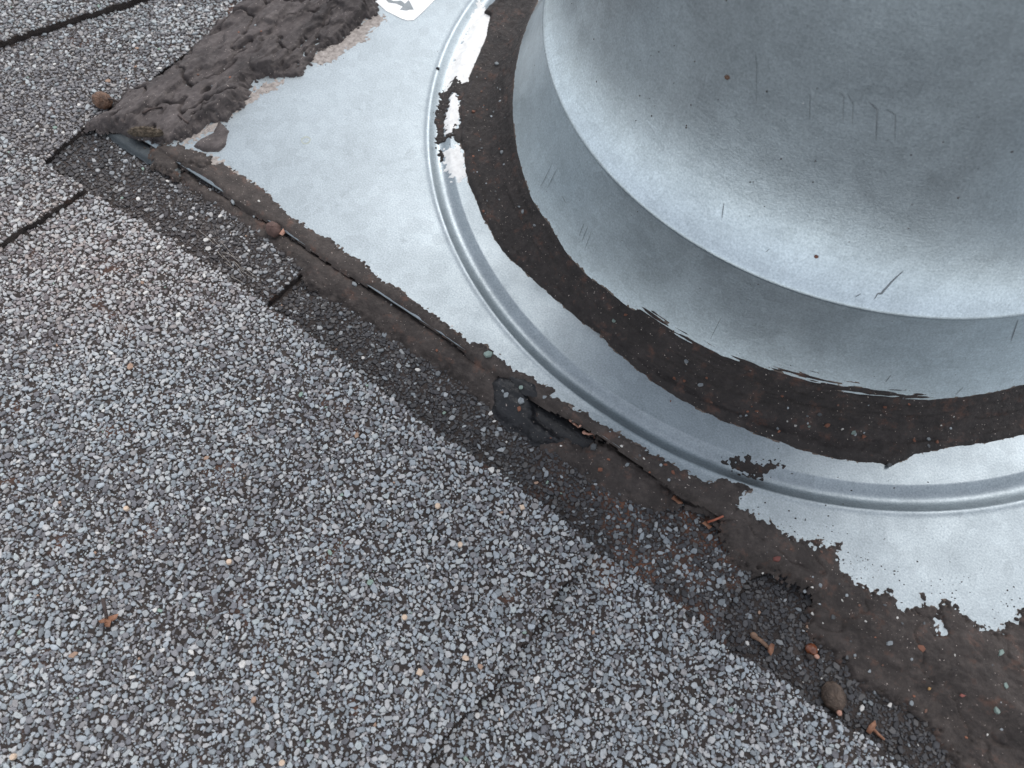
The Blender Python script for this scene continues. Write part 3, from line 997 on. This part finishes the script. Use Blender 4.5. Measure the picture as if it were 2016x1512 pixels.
# ------------------------------------------------------------------ the paper label stuck on the flange
st = pts([(728, -40), (738, 2), (760, 22), (790, 37), (803, 41), (815, 40), (835, 22), (862, -6), (900, -50)])
n = len(st)
z = flange_z(st[:, 0], st[:, 1]) + 0.12
V = [(x, y, a) for (x, y), a in zip(st, z)] + [(x, y, a - .1) for (x, y), a in zip(st, z)]
M['paper'] = mat_plain('white_paper', (0.68, 0.68, 0.67), (0.76, 0.76, 0.75), 500, 0.6, 0.00003)
sticker = obj('paper_label', mesh_np('paper_label', V, [tuple(range(n))[::-1]] + [(i, (i + 1) % n, n + (i + 1) % n, n + i) for i in range(n)], M['paper']), vent)
M['print'] = mat_plain('grey_print', (0.16, 0.18, 0.19), (0.24, 0.26, 0.27), 900, 0.6, 0.00002)


def flat(name, poly, mat, parent, lift):
    P = np.asarray(poly)
    zz = flange_z(P[:, 0], P[:, 1]) + lift
    f = tuple(range(len(P)))
    a = 0.5 * np.sum(P[:, 0] * np.roll(P[:, 1], -1) - np.roll(P[:, 0], -1) * P[:, 1])
    return obj(name, mesh_np(name, np.c_[P, zz], [f if a > 0 else f[::-1]], mat), parent)


flat('print_mark', pts([(752, -8), (775, 3), (790, 2), (797, 8), (805, 1), (810, 10), (815, 20), (806, 20), (800, 22), (787, 20), (793, 14), (780, 8), (765, 6)]), M['print'], sticker, 0.16)

wc = at(602, 276)
wo_ = [(wc[0] + 1.3 * math.cos(a), wc[1] + 1.3 * math.sin(a)) for a in np.linspace(0, 2 * math.pi, 24, endpoint=False)]
wi_ = [(wc[0] + .75 * math.cos(a), wc[1] + .75 * math.sin(a)) for a in np.linspace(0, 2 * math.pi, 24, endpoint=False)]
smear('water_mark', wo_, FZ, 0.02, 0.3, mat_plain('pale_water_mark', (0.25, 0.275, 0.245), (0.31, 0.335, 0.305), 900, .6), flange, rag=0.25, rag_s=1.2, holes=[wi_], seed=111, res=.15)

# ------------------------------------------------------------------ specks, scratches
M['speck'] = mat_plain('dark_speck', (0.012, 0.010, 0.010), (0.05, 0.035, 0.028), 900, .7)
M['wspeck'] = mat_plain('white_speck', (0.6, 0.6, 0.58), (0.8, 0.8, 0.78), 900, .6)
M['scratch'] = mat_plain('scratch_mark', (0.115, 0.13, 0.14), (0.19, 0.21, 0.22), 600, .5)


def specks(name, pos, nrm, size, mat, parent):
    V, Fc = [], []
    for p, nn, s in zip(pos, nrm, size):
        nn = Vector(nn).normalized(); t = nn.orthogonal().normalized(); b = nn.cross(t)
        k = 6; o = len(V); ph = random.random() * 6; e = random.uniform(.45, 1)
        for i in range(k):
            a = ph + i * 2 * math.pi / k; r = s * random.uniform(.6, 1.15)
            q = Vector(p) + t * math.cos(a) * r + b * math.sin(a) * r * e - nn * .05
            V.append(q)
        V.append(Vector(p) + nn * s * .5)
        for i in range(k):
            Fc.append((o + i, o + (i + 1) % k, o + k))
    o = obj(name, mesh_np(name, [tuple(v) for v in V], Fc, mat), parent)
    o['kind'] = 'stuff'
    return o


def on_rev(prof, n, th0, th1, k0, k1):
    pos, nr = [], []
    pr = np.asarray(prof); dn = np.gradient(pr, axis=0)
    for _ in range(n):
        th = random.uniform(th0, th1); f = random.uniform(k0, k1) * (len(pr) - 2)
        i = int(f); t = f - i
        r, z = pr[i] * (1 - t) + pr[i + 1] * t
        a, b = dn[i]
        nrm = np.array([b, -a]); nrm = nrm / np.linalg.norm(nrm)
        pos.append((r * math.cos(th), r * math.sin(th), z)); nr.append((nrm[0] * math.cos(th), nrm[0] * math.sin(th), nrm[1]))
    return pos, nr


p_, n_ = on_rev(CONE, 260, -math.pi, math.pi, .2, .8)
specks('dirt_specks', p_, n_, [random.uniform(.10, .32) for _ in p_], M['speck'], upper)
p_, n_ = on_rev(CONE, 220, -math.pi, math.pi, .2, .8)
specks('white_specks', p_, n_, [random.uniform(.06, .17) for _ in p_], M['wspeck'], upper)
p_, n_ = on_rev(BELL, 160, -math.pi, math.pi, .3, 1)
specks('dirt_specks', p_, n_, [random.uniform(.08, .24) for _ in p_], M['speck'], lower)
p_ = []
for _ in range(150):
    x = random.uniform(-140, 110); y = random.uniform(-102, 60)
    if math.hypot(x, y) > 88: p_.append((x, y, float(flange_z(x, y))))
specks('dirt_specks', p_, [(0, 0, 1)] * len(p_), [random.uniform(.06, .2) for _ in p_], M['speck'], flange)
# flakes of tar torn off along the bright edge
p_ = []
for (px, py), sp, nn in [((1560, 1030), 60, 26), ((1480, 1000), 30, 14), ((1690, 1110), 40, 40), ((1760, 1140), 60, 20), ((1870, 1165), 60, 30), ((1990, 1190), 50, 30), ((1500, 915), 45, 30), ((880, 230), 22, 20), ((640, 100), 40, 50), ((500, 175), 40, 50), ((420, 245), 30, 40), ((1740, 1010), 200, 20), ((1640, 1040), 60, 14)]:
    for _ in range(nn):
        q = at(px + random.gauss(0, sp * .5), py + random.gauss(0, sp * .35))
        p_.append((q[0], q[1], float(flange_z(q[0], q[1]))))
specks('tar_flakes', p_, [(0, 0, 1)] * len(p_), [random.uniform(.08, .32) for _ in p_], M['ring_tar'], flange)


def ribbon_on(parent, name, path, width, mat, prof):
    P, N = [], []
    dn = np.gradient(prof, axis=0)
    for i in range(len(path) - 1):
        for t in np.linspace(0, 1, 5, endpoint=(i == len(path) - 2)):
            px = path[i][0] * (1 - t) + path[i + 1][0] * t; py = path[i][1] * (1 - t) + path[i + 1][1] * t
            th, k, q = hit(px, py, prof)
            a, b = dn[min(k, len(prof) - 1)]
            nn = np.array([b, -a]); nn /= (np.linalg.norm(nn) + 1e-9)
            nv = np.array([nn[0] * math.cos(th), nn[0] * math.sin(th), nn[1]])
            P.append(q + nv * 0.07); N.append(nv)
    V, Fc = [], []
    n = len(P)
    for i in range(n):
        a = P[max(i - 1, 0)]; b = P[min(i + 1, n - 1)]
        t = b - a
        s = np.cross(N[i], t); s = s / (np.linalg.norm(s) + 1e-9)
        w_ = width * (0.25 + 0.75 * math.sin(math.pi * (i + .3) / (n - .4))) / 2
        V += [tuple(P[i] - s * w_), tuple(P[i] + s * w_)]
    for i in range(n - 1):
        Fc.append((2 * i, 2 * i + 2, 2 * i + 3, 2 * i + 1))
    return obj(name, mesh_np(name, V, Fc, mat, True), parent)


for path, w_ in (([(1778, 533), (1755, 555), (1735, 578), (1728, 578), (1722, 588)], .35), ([(1652, 180), (1661, 190), (1660, 240)], .13), ([(1668, 184), (1680, 205), (1678, 245)], .13),
                 ([(1710, 200), (1727, 216), (1725, 276)], .26), ([(1745, 215), (1763, 226), (1762, 280)], .13), ([(1487, 100), (1490, 130), (1489, 205)], .09), ([(1595, 185), (1594, 235)], .12), ([(1695, 578), (1683, 585)], .15), ([(1515, 490), (1508, 496)], .15),
                 ([(1425, 400), (1421, 430)], .15)):
    ribbon_on(upper, 'scratch', path, w_, M['scratch'], FULL)
for path, w_ in (([(1090, 317), (1070, 358), (1064, 368)], .12), ([(1098, 330), (1078, 370)], .12), ([(1106, 385), (1115, 400)], .12), ([(1150, 440), (1140, 465)], .14), ([(1158, 445), (1146, 475)], .14), ([(1165, 455), (1152, 490)], .12), ([(1754, 738), (1743, 752)], .2), ([(1896, 762), (1880, 778)], .15), ([(2004, 630), (1990, 672)], .18), ([(1420, 625), (1398, 668)], .12)):
    ribbon_on(lower, 'scratch', path, w_, M['scratch'], FULL)


# ------------------------------------------------------------------ granules stuck in the tar, debris
def chip(name, parent, x, y, z, r, c, sink=0.2):
    t = random.randrange(NT)
    o = bpy.data.objects.new(name, tmesh[t]); C.objects.link(o)
    o.parent = parent
    if parent is not None: o.matrix_parent_inverse = parent.matrix_world.inverted()
    a = random.uniform(1, 1.35)
    Mx = Matrix.Rotation(random.uniform(0, 6.28), 4, 'Z') @ Matrix.Rotation(random.uniform(-.2, .2), 4, 'X') @ Matrix.Diagonal((r * a, r / a, r * .6, 1))
    Mx.translation = Vector((x, y, z + r * .25 - sink)) / 1000
    o.matrix_basis = Mx
    o.color = (*c, 1)
    return o


GREY = (0.26, 0.285, 0.30); GREEN = (0.24, 0.31, 0.28); ORANGE = (0.21, 0.085, 0.05); WHITE = (0.6, 0.58, 0.54); DARK = (0.09, 0.095, 0.10)
dep = bpy.context.evaluated_depsgraph_get
bpy.context.view_layer.update()
DG = dep()


def ground_z(px, py):
    """first surface met along a view ray: where debris lies"""
    d = ray(px, py)
    ok, loc, nrm, idx, ob, mt = scene.ray_cast(DG, Vector(CAM / 1000), Vector(d).normalized())
    return np.array(loc) * 1000 if ok else at(px, py, 0)


for px, py, r, c in [(978, 126, 8, GREY), (932, 220, 6, ORANGE), (951, 211, 3, GREY), (972, 220, 4, GREY), (983, 293, 4, ORANGE), (988, 300, 7, GREY), (1022, 407, 4, GREY), (1029, 417, 7, GREY), (1053, 444, 5, GREY), (952, 416, 5, ORANGE), (983, 393, 3, GREY), (1208, 632, 6, GREEN), (1232, 620, 5, ORANGE),
                     (1351, 712, 7, GREY), (1378, 758, 7, GREY), (1327, 745, 5, ORANGE), (1347, 750, 5, ORANGE), (1391, 744, 4, ORANGE), (1540, 780, 4, ORANGE), (1629, 838, 7, ORANGE), (1613, 816, 6, DARK), (1531, 844, 4, GREY), (1680, 852, 7, GREEN), (1742, 801, 5, ORANGE), (1659, 845, 4, WHITE), (1828, 865, 6, GREY), (1845, 870, 5, ORANGE), (1853, 837, 3, WHITE), (1878, 820, 3, WHITE), (1800, 868, 5, ORANGE), (1700, 860, 6, ORANGE), (1593, 840, 4, GREEN), (1566, 838, 4, WHITE), (1550, 829, 3, WHITE), (1490, 810, 4, ORANGE), (1480, 800, 3, ORANGE), (1750, 915, 8, DARK), (1320, 790, 3, ORANGE), (1350, 730, 3, DARK)]:
    q = ground_z(px, py)
    chip('granule', ring, q[0], q[1], q[2], r * 0.075, tuple(.6 * v for v in c), .12)
for px, py, r, c in [(962, 698, 10, GREEN), (1026, 763, 6, GREEN), (1025, 790, 8, GREY), (996, 778, 7, GREY), (1168, 881, 9, DARK), (1235, 915, 5, GREY), (990, 770, 4, GREY), (698, 560, 7, GREY), (459, 398, 7, GREY), (500, 426, 4, GREY), (1182, 925, 6, ORANGE), (1325, 930, 5, ORANGE), (1310, 915, 4, ORANGE), (1357, 940, 3, WHITE), (1022, 805, 6, ORANGE), (510, 396, 4, WHITE), (1072, 782, 5, GREY), (890, 642, 3, WHITE), (770, 600, 3, GREY), (860, 690, 4, ORANGE)]:
    q = ground_z(px, py)
    chip('granule', strip, q[0], q[1], q[2], r * 0.09, tuple(.8 * v for v in c), .15)
for px, py, r, c in [(1812, 1276, 9, ORANGE), (1970, 1285, 7, GREEN), (1962, 1398, 8, GREEN), (1980, 1350, 6, GREEN), (1752, 1267, 7, GREY), (1830, 1355, 5, (.42, .25, .10)), (1895, 1369, 5, (.3, .1, .08)), (1530, 1101, 9, (.17, .055, .045)), (1600, 1208, 5, WHITE), (1615, 1152, 5, GREY), (1658, 1182, 3, WHITE), (1705, 1223, 3, WHITE), (1620, 1226, 3, WHITE), (1640, 1215, 6, DARK), (1795, 1297, 4, GREY), (1683, 1290, 4, GREY), (1794, 1385, 6, GREY), (1880, 1290, 3, WHITE), (1944, 1446, 3, WHITE), (1982, 1388, 2, WHITE), (1523, 1135, 3, WHITE)]:
    q = ground_z(px, py)
    chip('granule', patch, q[0], q[1], q[2], r * 0.08, tuple(.75 * v for v in c), .15)

for k in range(150):      # grit caught in the tar
    host, (ua, ub, va, vb) = random.choice(((ring, (930, 1010, 150, 420)), (ring, (1380, 1900, 780, 880)), (strip, (1060, 1330, 850, 980)), (strip, (420, 900, 330, 740)), (patch, (1500, 2000, 1120, 1480)), (patch, (1500, 1760, 1080, 1300)), (clump, (230, 560, 40, 250))))
    px = random.uniform(ua, ub); py = random.uniform(va, vb)
    d_ = ray(px, py)
    ok, loc, nr2, i2, ob, mt = scene.ray_cast(DG, Vector(CAM / 1000), Vector(d_).normalized())
    if ok and ob.parent == host and 'tar' in ob.name:
        loc = np.array(loc) * 1000
        chip('granule', host, loc[0], loc[1], loc[2], random.uniform(.12, .34), random.choice((GREY, GREY, DARK, DARK, WHITE, ORANGE, (.13, .07, .05))), .08)
M['pod'] = mat_plain('brown_pod', (0.045, 0.025, 0.016), (0.17, 0.095, 0.06), 700, .65, .0012)
M['pod_grey'] = mat_plain('grey_pod', (0.035, 0.024, 0.018), (0.12, 0.085, 0.064), 700, .7, .0012)
M['tip'] = mat_plain('pod_tip', (0.34, 0.17, 0.12), (0.48, 0.28, 0.21), 900, .6)
M['wood'] = mat_plain('dry_stem', (0.10, 0.055, 0.035), (0.24, 0.15, 0.10), 600, .75)
M['dark_wood'] = mat_plain('dark_stem', (0.03, 0.022, 0.02), (0.07, 0.05, 0.045), 600, .75)
M['leaf'] = mat_plain('dead_leaf', (0.13, 0.055, 0.03), (0.30, 0.15, 0.09), 500, .65)
M['red'] = mat_plain('red_stem', (0.26, 0.075, 0.042), (0.38, 0.13, 0.075), 500, .6)
M['tan'] = mat_plain('tan_wood', (0.42, 0.31, 0.225), (0.56, 0.44, 0.34), 900, .7)
M['fuzz'] = mat_plain('mossy_fuzz', (0.035, 0.027, 0.019), (0.12, 0.093, 0.066), 900, .85, .0006)
M['amber'] = mat_plain('amber_bud', (0.05, 0.015, 0.007), (0.19, 0.055, 0.02), 700, .3, .0002, .6)


def blob(name, size, mat, parent=None, seed=0, ridges=0, amp=.06, nu=28, nv=16, rough=0.0):
    V, Fc = [], []
    for j in range(nv + 1):
        ph = math.pi * j / nv
        for i in range(nu):
            th = 2 * math.pi * i / nu
            k = 1 + amp * float(fbm(th * 1.2 + 3 * math.cos(ph), ph * 1.7 + seed, seed, 3)) + rough * random.uniform(-1, 1)
            k += .055 * float(fbm(th * 5, ph * 6 + seed, seed + 7, 3))
            if ridges: k += .075 * abs(math.sin(th * ridges / 2)) - .035
            s = math.sin(ph)
            V.append((size[0] * k * s * math.cos(th), size[1] * k * s * math.sin(th), size[2] * k * math.cos(ph)))
    for j in range(nv):
        for i in range(nu):
            Fc.append((j * nu + i, (j + 1) * nu + i, (j + 1) * nu + (i + 1) % nu, j * nu + (i + 1) % nu))
    me = mesh_np(name, V, Fc, mat, True)
    me.validate()
    return obj(name, me, parent)


def place(o, loc, rot=(0, 0, 0)):
    o.matrix_world = Matrix.Translation(Vector(loc) / 1000) @ (Matrix.Rotation(rot[2], 4, 'Z') @ Matrix.Rotation(rot[1], 4, 'Y') @ Matrix.Rotation(rot[0], 4, 'X'))


def tube(name, path, radii, mat, parent=None, k=8):
    P = [np.asarray(p, float) for p in path]
    V, Fc = [], []
    for i, p in enumerate(P):
        t = P[min(i + 1, len(P) - 1)] - P[max(i - 1, 0)]
        t = Vector(t).normalized(); s = t.orthogonal().normalized(); b = t.cross(s)
        for j in range(k):
            a = 2 * math.pi * j / k
            V.append(tuple(Vector(p) + (s * math.cos(a) + b * math.sin(a)) * radii[i] * random.uniform(.85, 1.15)))
    n = len(P)
    for i in range(n - 1):
        for j in range(k):
            Fc.append((i * k + j, i * k + (j + 1) % k, (i + 1) * k + (j + 1) % k, (i + 1) * k + j))
    Fc.append(tuple(range(k))[::-1]); Fc.append(tuple((n - 1) * k + j for j in range(k)))
    return obj(name, mesh_np(name, V, Fc, mat, True), parent)


def leaf(name, pxs, mat, parent, lift=.5, curl=.7):
    q = [ground_z(*p) for p in pxs]
    c = np.mean(q, 0) + (0, 0, lift)
    V = [c] + [a + (0, 0, lift + curl * random.uniform(-.2, 1)) for a in q]
    n = len(q)
    V2 = [v - np.array((0, 0, .15)) for v in V]
    Fc = [(0, 1 + i, 1 + (i + 1) % n) for i in range(n)]
    Fb = [(n + 1, n + 2 + (i + 1) % n, n + 2 + i) for i in range(n)]
    Fs = [(1 + i, n + 2 + i, n + 2 + (i + 1) % n, 1 + (i + 1) % n) for i in range(n)]
    return obj(name, mesh_np(name, V + V2, Fc + Fb + Fs, mat, True), parent)


def stem(name, pxs, r, mat, parent, lifts=None):
    lifts = lifts or [r] * len(pxs)
    q = [ground_z(*p) + (0, 0, l) for p, l in zip(pxs, lifts)]
    n = len(q)
    return tube(name, q, [r * (1 - .35 * i / n) for i in range(n)], mat, parent)


# round brown seed capsule, top left
q = ground_z(204, 206)
t = empty('seed_capsule', *q)
tag(t, 'round brown seed capsule on the dark granules at upper left', 'seed')
b = blob('capsule_body', (2.35, 2.1, 2.0), M['pod'], t, 4, 9, .07); place(b, q + (0, .3, 1.1), (.4, .3, .4))
tp = tube('stalk', [q + (1.6, 1.1, 2.0), q + (2.9, 1.9, 2.0), q + (4.0, 2.2, 1.2)], [.28, .2, .16], M['dark_wood'], t)
# seed pod, bottom right
q = ground_z(1638, 1372)
t = empty('seed_pod', *q)
tag(t, 'oval grey-brown seed pod with pink tip near the lower right shingle edge', 'seed')
dirp = at(1645, 1398, q[2]) - at(1636, 1365, q[2]); az = math.atan2(dirp[1], dirp[0])
b = blob('pod_body', (2.65, 2.05, 1.8), M['pod_grey'], t, 8, 10, .06); place(b, q + (0, 0, .8), (.2, .1, az))
e = q + (2.75 * math.cos(az), 2.75 * math.sin(az), 1.25)
b = blob('pod_tip', (.55, .5, .45), M['tip'], t, 9, 5, .15, 14, 8); place(b, e, (0, 0, az))
# bud stuck in the strip
q = ground_z(540, 455)
t = empty('seed_husk', *q)
tag(t, 'dark reddish seed husk stuck in the tar strip near its upper end', 'seed')
b = blob('husk_body', (2.0, 1.6, 1.25), mat_plain('husk', (0.045, 0.026, 0.022), (0.10, 0.058, 0.048), 500, .75, .0004), t, 12, 6, .12); place(b, q + (0, 0, .75), (.1, .2, -.3))
leaf('husk_flap', [(552, 466), (560, 455), (564, 463), (558, 468)], M['tip'], t, .9, .3)
# mossy catkin
q0 = ground_z(262, 268); q1 = ground_z(322, 268)
t = empty('catkin', *((q0 + q1) / 2))
tag(t, 'fuzzy mossy-brown catkin lying in the tar near the flange corner', 'catkin')
ax = q1 - q0; az = math.atan2(ax[1], ax[0])
b = blob('catkin_body', (float(np.linalg.norm(ax[:2])) / 2 + .2, 1.25, 1.05), M['fuzz'], t, 21, 0, .30, 44, 30, .13)
place(b, (q0 + q1) / 2 + (0, 0, 1.3), (0, -.05, az))
for k in range(70):
    f = random.uniform(-1, 1); a = random.uniform(-.2, math.pi + .2)
    c0 = (q0 + q1) / 2 + ax * .5 * f + np.array((0, 0, 1.3))
    rad = 1.1 * math.sqrt(max(0.05, 1 - f * f * .8))
    dr = np.array((-math.sin(az) * math.cos(a), math.cos(az) * math.cos(a), math.sin(a)))
    tube('bristle', [c0 + dr * rad * .8, c0 + dr * rad * 1.2 + np.array((random.uniform(-.2, .2), random.uniform(-.2, .2), 0)), c0 + dr * rad * random.uniform(1.25, 1.6) + np.array((random.uniform(-.5, .5), random.uniform(-.5, .5), 0))], [.11, .09, .04], M['fuzz'], t, 4)
# amber bud
q = ground_z(1594, 1284)
t = empty('amber_bud', *q)
tag(t, 'shiny amber-orange bud sunk in black granules at the lower right', 'bud')
b = blob('bud_body', (1.15, 1.0, .85), M['amber'], t, 31, 0, .12); place(b, q + (-.1, .5, .5))
b = blob('bud_lobe', (.55, .45, .45), M['tip'], t, 33, 0, .1, 14, 8); place(b, q + (1.25, -.1, .55))
b = blob('bud_lobe', (.75, .6, .5), M['speck'], t, 34, 0, .2, 14, 8); place(b, q + (.2, -.9, .55))
# dry calyx on the big shingle
t = empty('dry_calyx', *ground_z(215, 1222))
tag(t, 'small dried brown flower calyx with upright stalk on the pale granules', 'dry flower')
stem('stalk', [(209, 1182), (213, 1198), (215, 1218)], .38, M['dark_wood'], t, [1.4, 1.4, 1.0])
for pl in ([(215, 1216), (236, 1209), (234, 1220), (220, 1228)], [(214, 1216), (200, 1224), (206, 1230), (216, 1226)], [(212, 1222), (226, 1222), (222, 1236), (212, 1236)]):
    leaf('sepal', pl, M['leaf'], t, .8, 1.0)
# dry stem with cups, lower right
t = empty('withered_flower', *ground_z(1500, 1262))
tag(t, 'dry brown stem with cup-shaped end left of the amber bud', 'stem')
stem('stalk', [(1478, 1252), (1495, 1262), (1512, 1278)], .45, M['wood'], t, [.7, .8, .9])
leaf('cup', [(1508, 1275), (1514, 1268), (1522, 1270), (1520, 1284), (1514, 1292), (1509, 1284)], M['leaf'], t, .8, .8)
b = blob('knob', (.75, .6, .6), M['wood'], t, 41, 0, .2, 14, 8); place(b, ground_z(1482, 1252) + (0, 0, .6))
# dried sprig at the bottom
t = empty('dry_sprig', *ground_z(1716, 1438))
tag(t, 'curled rusty sprig on dark granules just right of the seed pod', 'sprig')
leaf('dry_leaf', [(1702, 1440), (1708, 1428), (1718, 1418), (1722, 1428), (1714, 1438), (1708, 1446)], M['leaf'], t, .7, 1.0)
stem('stalk', [(1714, 1434), (1726, 1446), (1738, 1456)], .32, M['leaf'], t, [.8, .7, .5])
# orange twig by the strip
t = empty('orange_twig', *ground_z(1402, 1025))
tag(t, 'short bright orange-red twig lying beside the flange edge', 'twig')
stem('stalk', [(1392, 1030), (1404, 1026), (1421, 1019)], .27, M['red'], t, [.8, .9, .9])
t = empty('leaf_scrap', *ground_z(1392, 1036))
tag(t, 'tan dead leaf scrap touching the lower end of the orange twig', 'leaf')
leaf('leaf_blade', [(1380, 1032), (1388, 1026), (1396, 1034), (1401, 1038), (1394, 1044), (1388, 1038)], M['leaf'], t, .6, .6)
t = empty('leaf_scrap', *ground_z(1335, 986))
tag(t, 'rust-brown leaf scrap jammed in the slit at the flange edge', 'leaf')
leaf('leaf_blade', [(1320, 984), (1326, 976), (1336, 982), (1344, 992), (1334, 994), (1328, 988)], M['leaf'], t, .5, .4)
# two seed stalks in the torn gap
for pxs, lab in (([(1132, 838), (1139, 846), (1146, 852), (1150, 848)], 'tiny curled pink stalk in the torn black gap, upper left one'), ([(1158, 862), (1166, 866), (1175, 864), (1178, 872)], 'tiny curled pink stalk in the torn black gap, lower right one')):
    t = empty('curled_stalk', *ground_z(*pxs[1]))
    tag(t, lab, 'stalk', 'curled stalks in the torn gap')
    stem('stalk', [(x - 8, y - 8) for x, y in pxs], .3, M['tip'], t, [.6, .9, .9, .5])
    b = blob('knob', (.5, .45, .4), M['tip'], t, 51, 0, .2, 12, 8); place(b, ground_z(pxs[0][0] - 8, pxs[0][1] - 8) + (0, 0, .7))
# thin dark twigs on the clump
for pxs, lab in (([(282, 225), (296, 216), (321, 213)], 'thin dark curved twig on the tar clump above the catkin'), ([(352, 228), (366, 240), (372, 244)], 'short dark twig with fork on the tar clump right of the catkin')):
    t = empty('twig', *ground_z(*pxs[1]))
    tag(t, lab, 'twig', 'dark twigs on the tar clump')
    stem('stalk', pxs, .3, M['dark_wood'], t)
# light wood crumbs on the granules
for px, py, lab in ((862, 997, 'tan wood crumb on pale granules, left neighbour of the square one by the strip'), (1028, 1000, 'square tan wood crumb on pale granules, nearest the dark shingle strip'), (906, 1073, 'oval tan wood crumb on pale granules below centre'), (797, 1216, 'tan wood crumb left of the ragged shingle step, highest of three'),
                    (917, 1296, 'oval tan wood crumb just left of the ragged shingle step'), (827, 1324, 'square tan wood crumb below the oval one near the step'), (250, 1002, 'tan wood crumb on the dark granules at left'), (452, 1107, 'round tan wood crumb right of the dried calyx'),
                    (556, 1502, 'tan wood crumb at the bottom edge of the picture'), (28, 1490, 'pale wood crumb in the bottom left corner')):
    q = ground_z(px, py)
    a = random.uniform(.45, .68); c_ = random.uniform(.4, .58); hh = .38
    nn = 4 if 'square' in lab and 'neighbour' not in lab and 'oval one' not in lab or 'below the oval' in lab else 8
    ring_ = [(math.cos(2 * math.pi * i / nn + .4) * a * (1.25 if nn == 4 else 1), math.sin(2 * math.pi * i / nn + .4) * c_ * (1.25 if nn == 4 else 1)) for i in range(nn)]
    V = [(x, y, -hh) for x, y in ring_] + [(x, y, hh * .6) for x, y in ring_] + [(x * .82, y * .82, hh) for x, y in ring_]
    Fc = [(i, (i + 1) % nn, nn + (i + 1) % nn, nn + i) for i in range(nn)] + [(nn + i, nn + (i + 1) % nn, 2 * nn + (i + 1) % nn, 2 * nn + i) for i in range(nn)] + [tuple(range(2 * nn, 3 * nn)), tuple(range(nn))[::-1]]
    o = obj('wood_crumb', mesh_np('wood_crumb', V, Fc, M['tan']))
    o.matrix_world = Matrix.Translation(Vector(q + (0, 0, .35)) / 1000) @ Matrix.Rotation(random.uniform(0, 3), 4, 'Z') @ Matrix.Rotation(random.uniform(-.3, .3), 4, 'X')
    tag(o, lab, 'wood crumb', 'tan wood crumbs on the shingle')
# black droplet on the bead and a bronze drop on the cone
for px, py, s, mt, lab, nm in ((862, 135, .55, 'black_tar', 'tiny black tar droplet beside the ring groove at the left of the flange', 'tar_droplet'), (1607, 505, .42, 'amber', 'tiny bronze droplet low on the smooth metal cone', 'resin_droplet'), (1432, 152, .5, 'pod', 'reddish-brown seed speck on the metal cone', 'seed_speck')):
    q = ground_z(px, py)
    o = blob(nm, (s, s * .8, s * .7), M[mt], None, 61, 0, .15, 14, 8)
    place(o, q)
    tag(o, lab, 'droplet' if 'drop' in nm else 'seed')
# pale glass fibres at the frayed shingle edge
M['fibre'] = mat_plain('glass_fibre', (0.25, 0.22, 0.19), (0.42, 0.38, 0.34), 900, .5)
for k in range(15):
    px = random.uniform(390, 520); py = 455 + (px - 390) * 1.0 + random.gauss(0, 12)
    ln = random.uniform(15, 45); a = math.radians(random.gauss(40, 10))
    pa = [(px + ln * t * math.cos(a), py + ln * t * math.sin(a) * 0.95 + random.uniform(-2, 2)) for t in (0, .35, .7, 1)]
    stem('fibre', pa, random.uniform(.03, .055), M['fibre'], shingles['S4']['o'], [.2, .45, .4, .2])
print('granules', NG, N_TOP, 'tris', sum(sum(len(p.vertices) - 2 for p in me.polygons) for me in bpy.data.meshes), 'objects', len(bpy.data.objects))
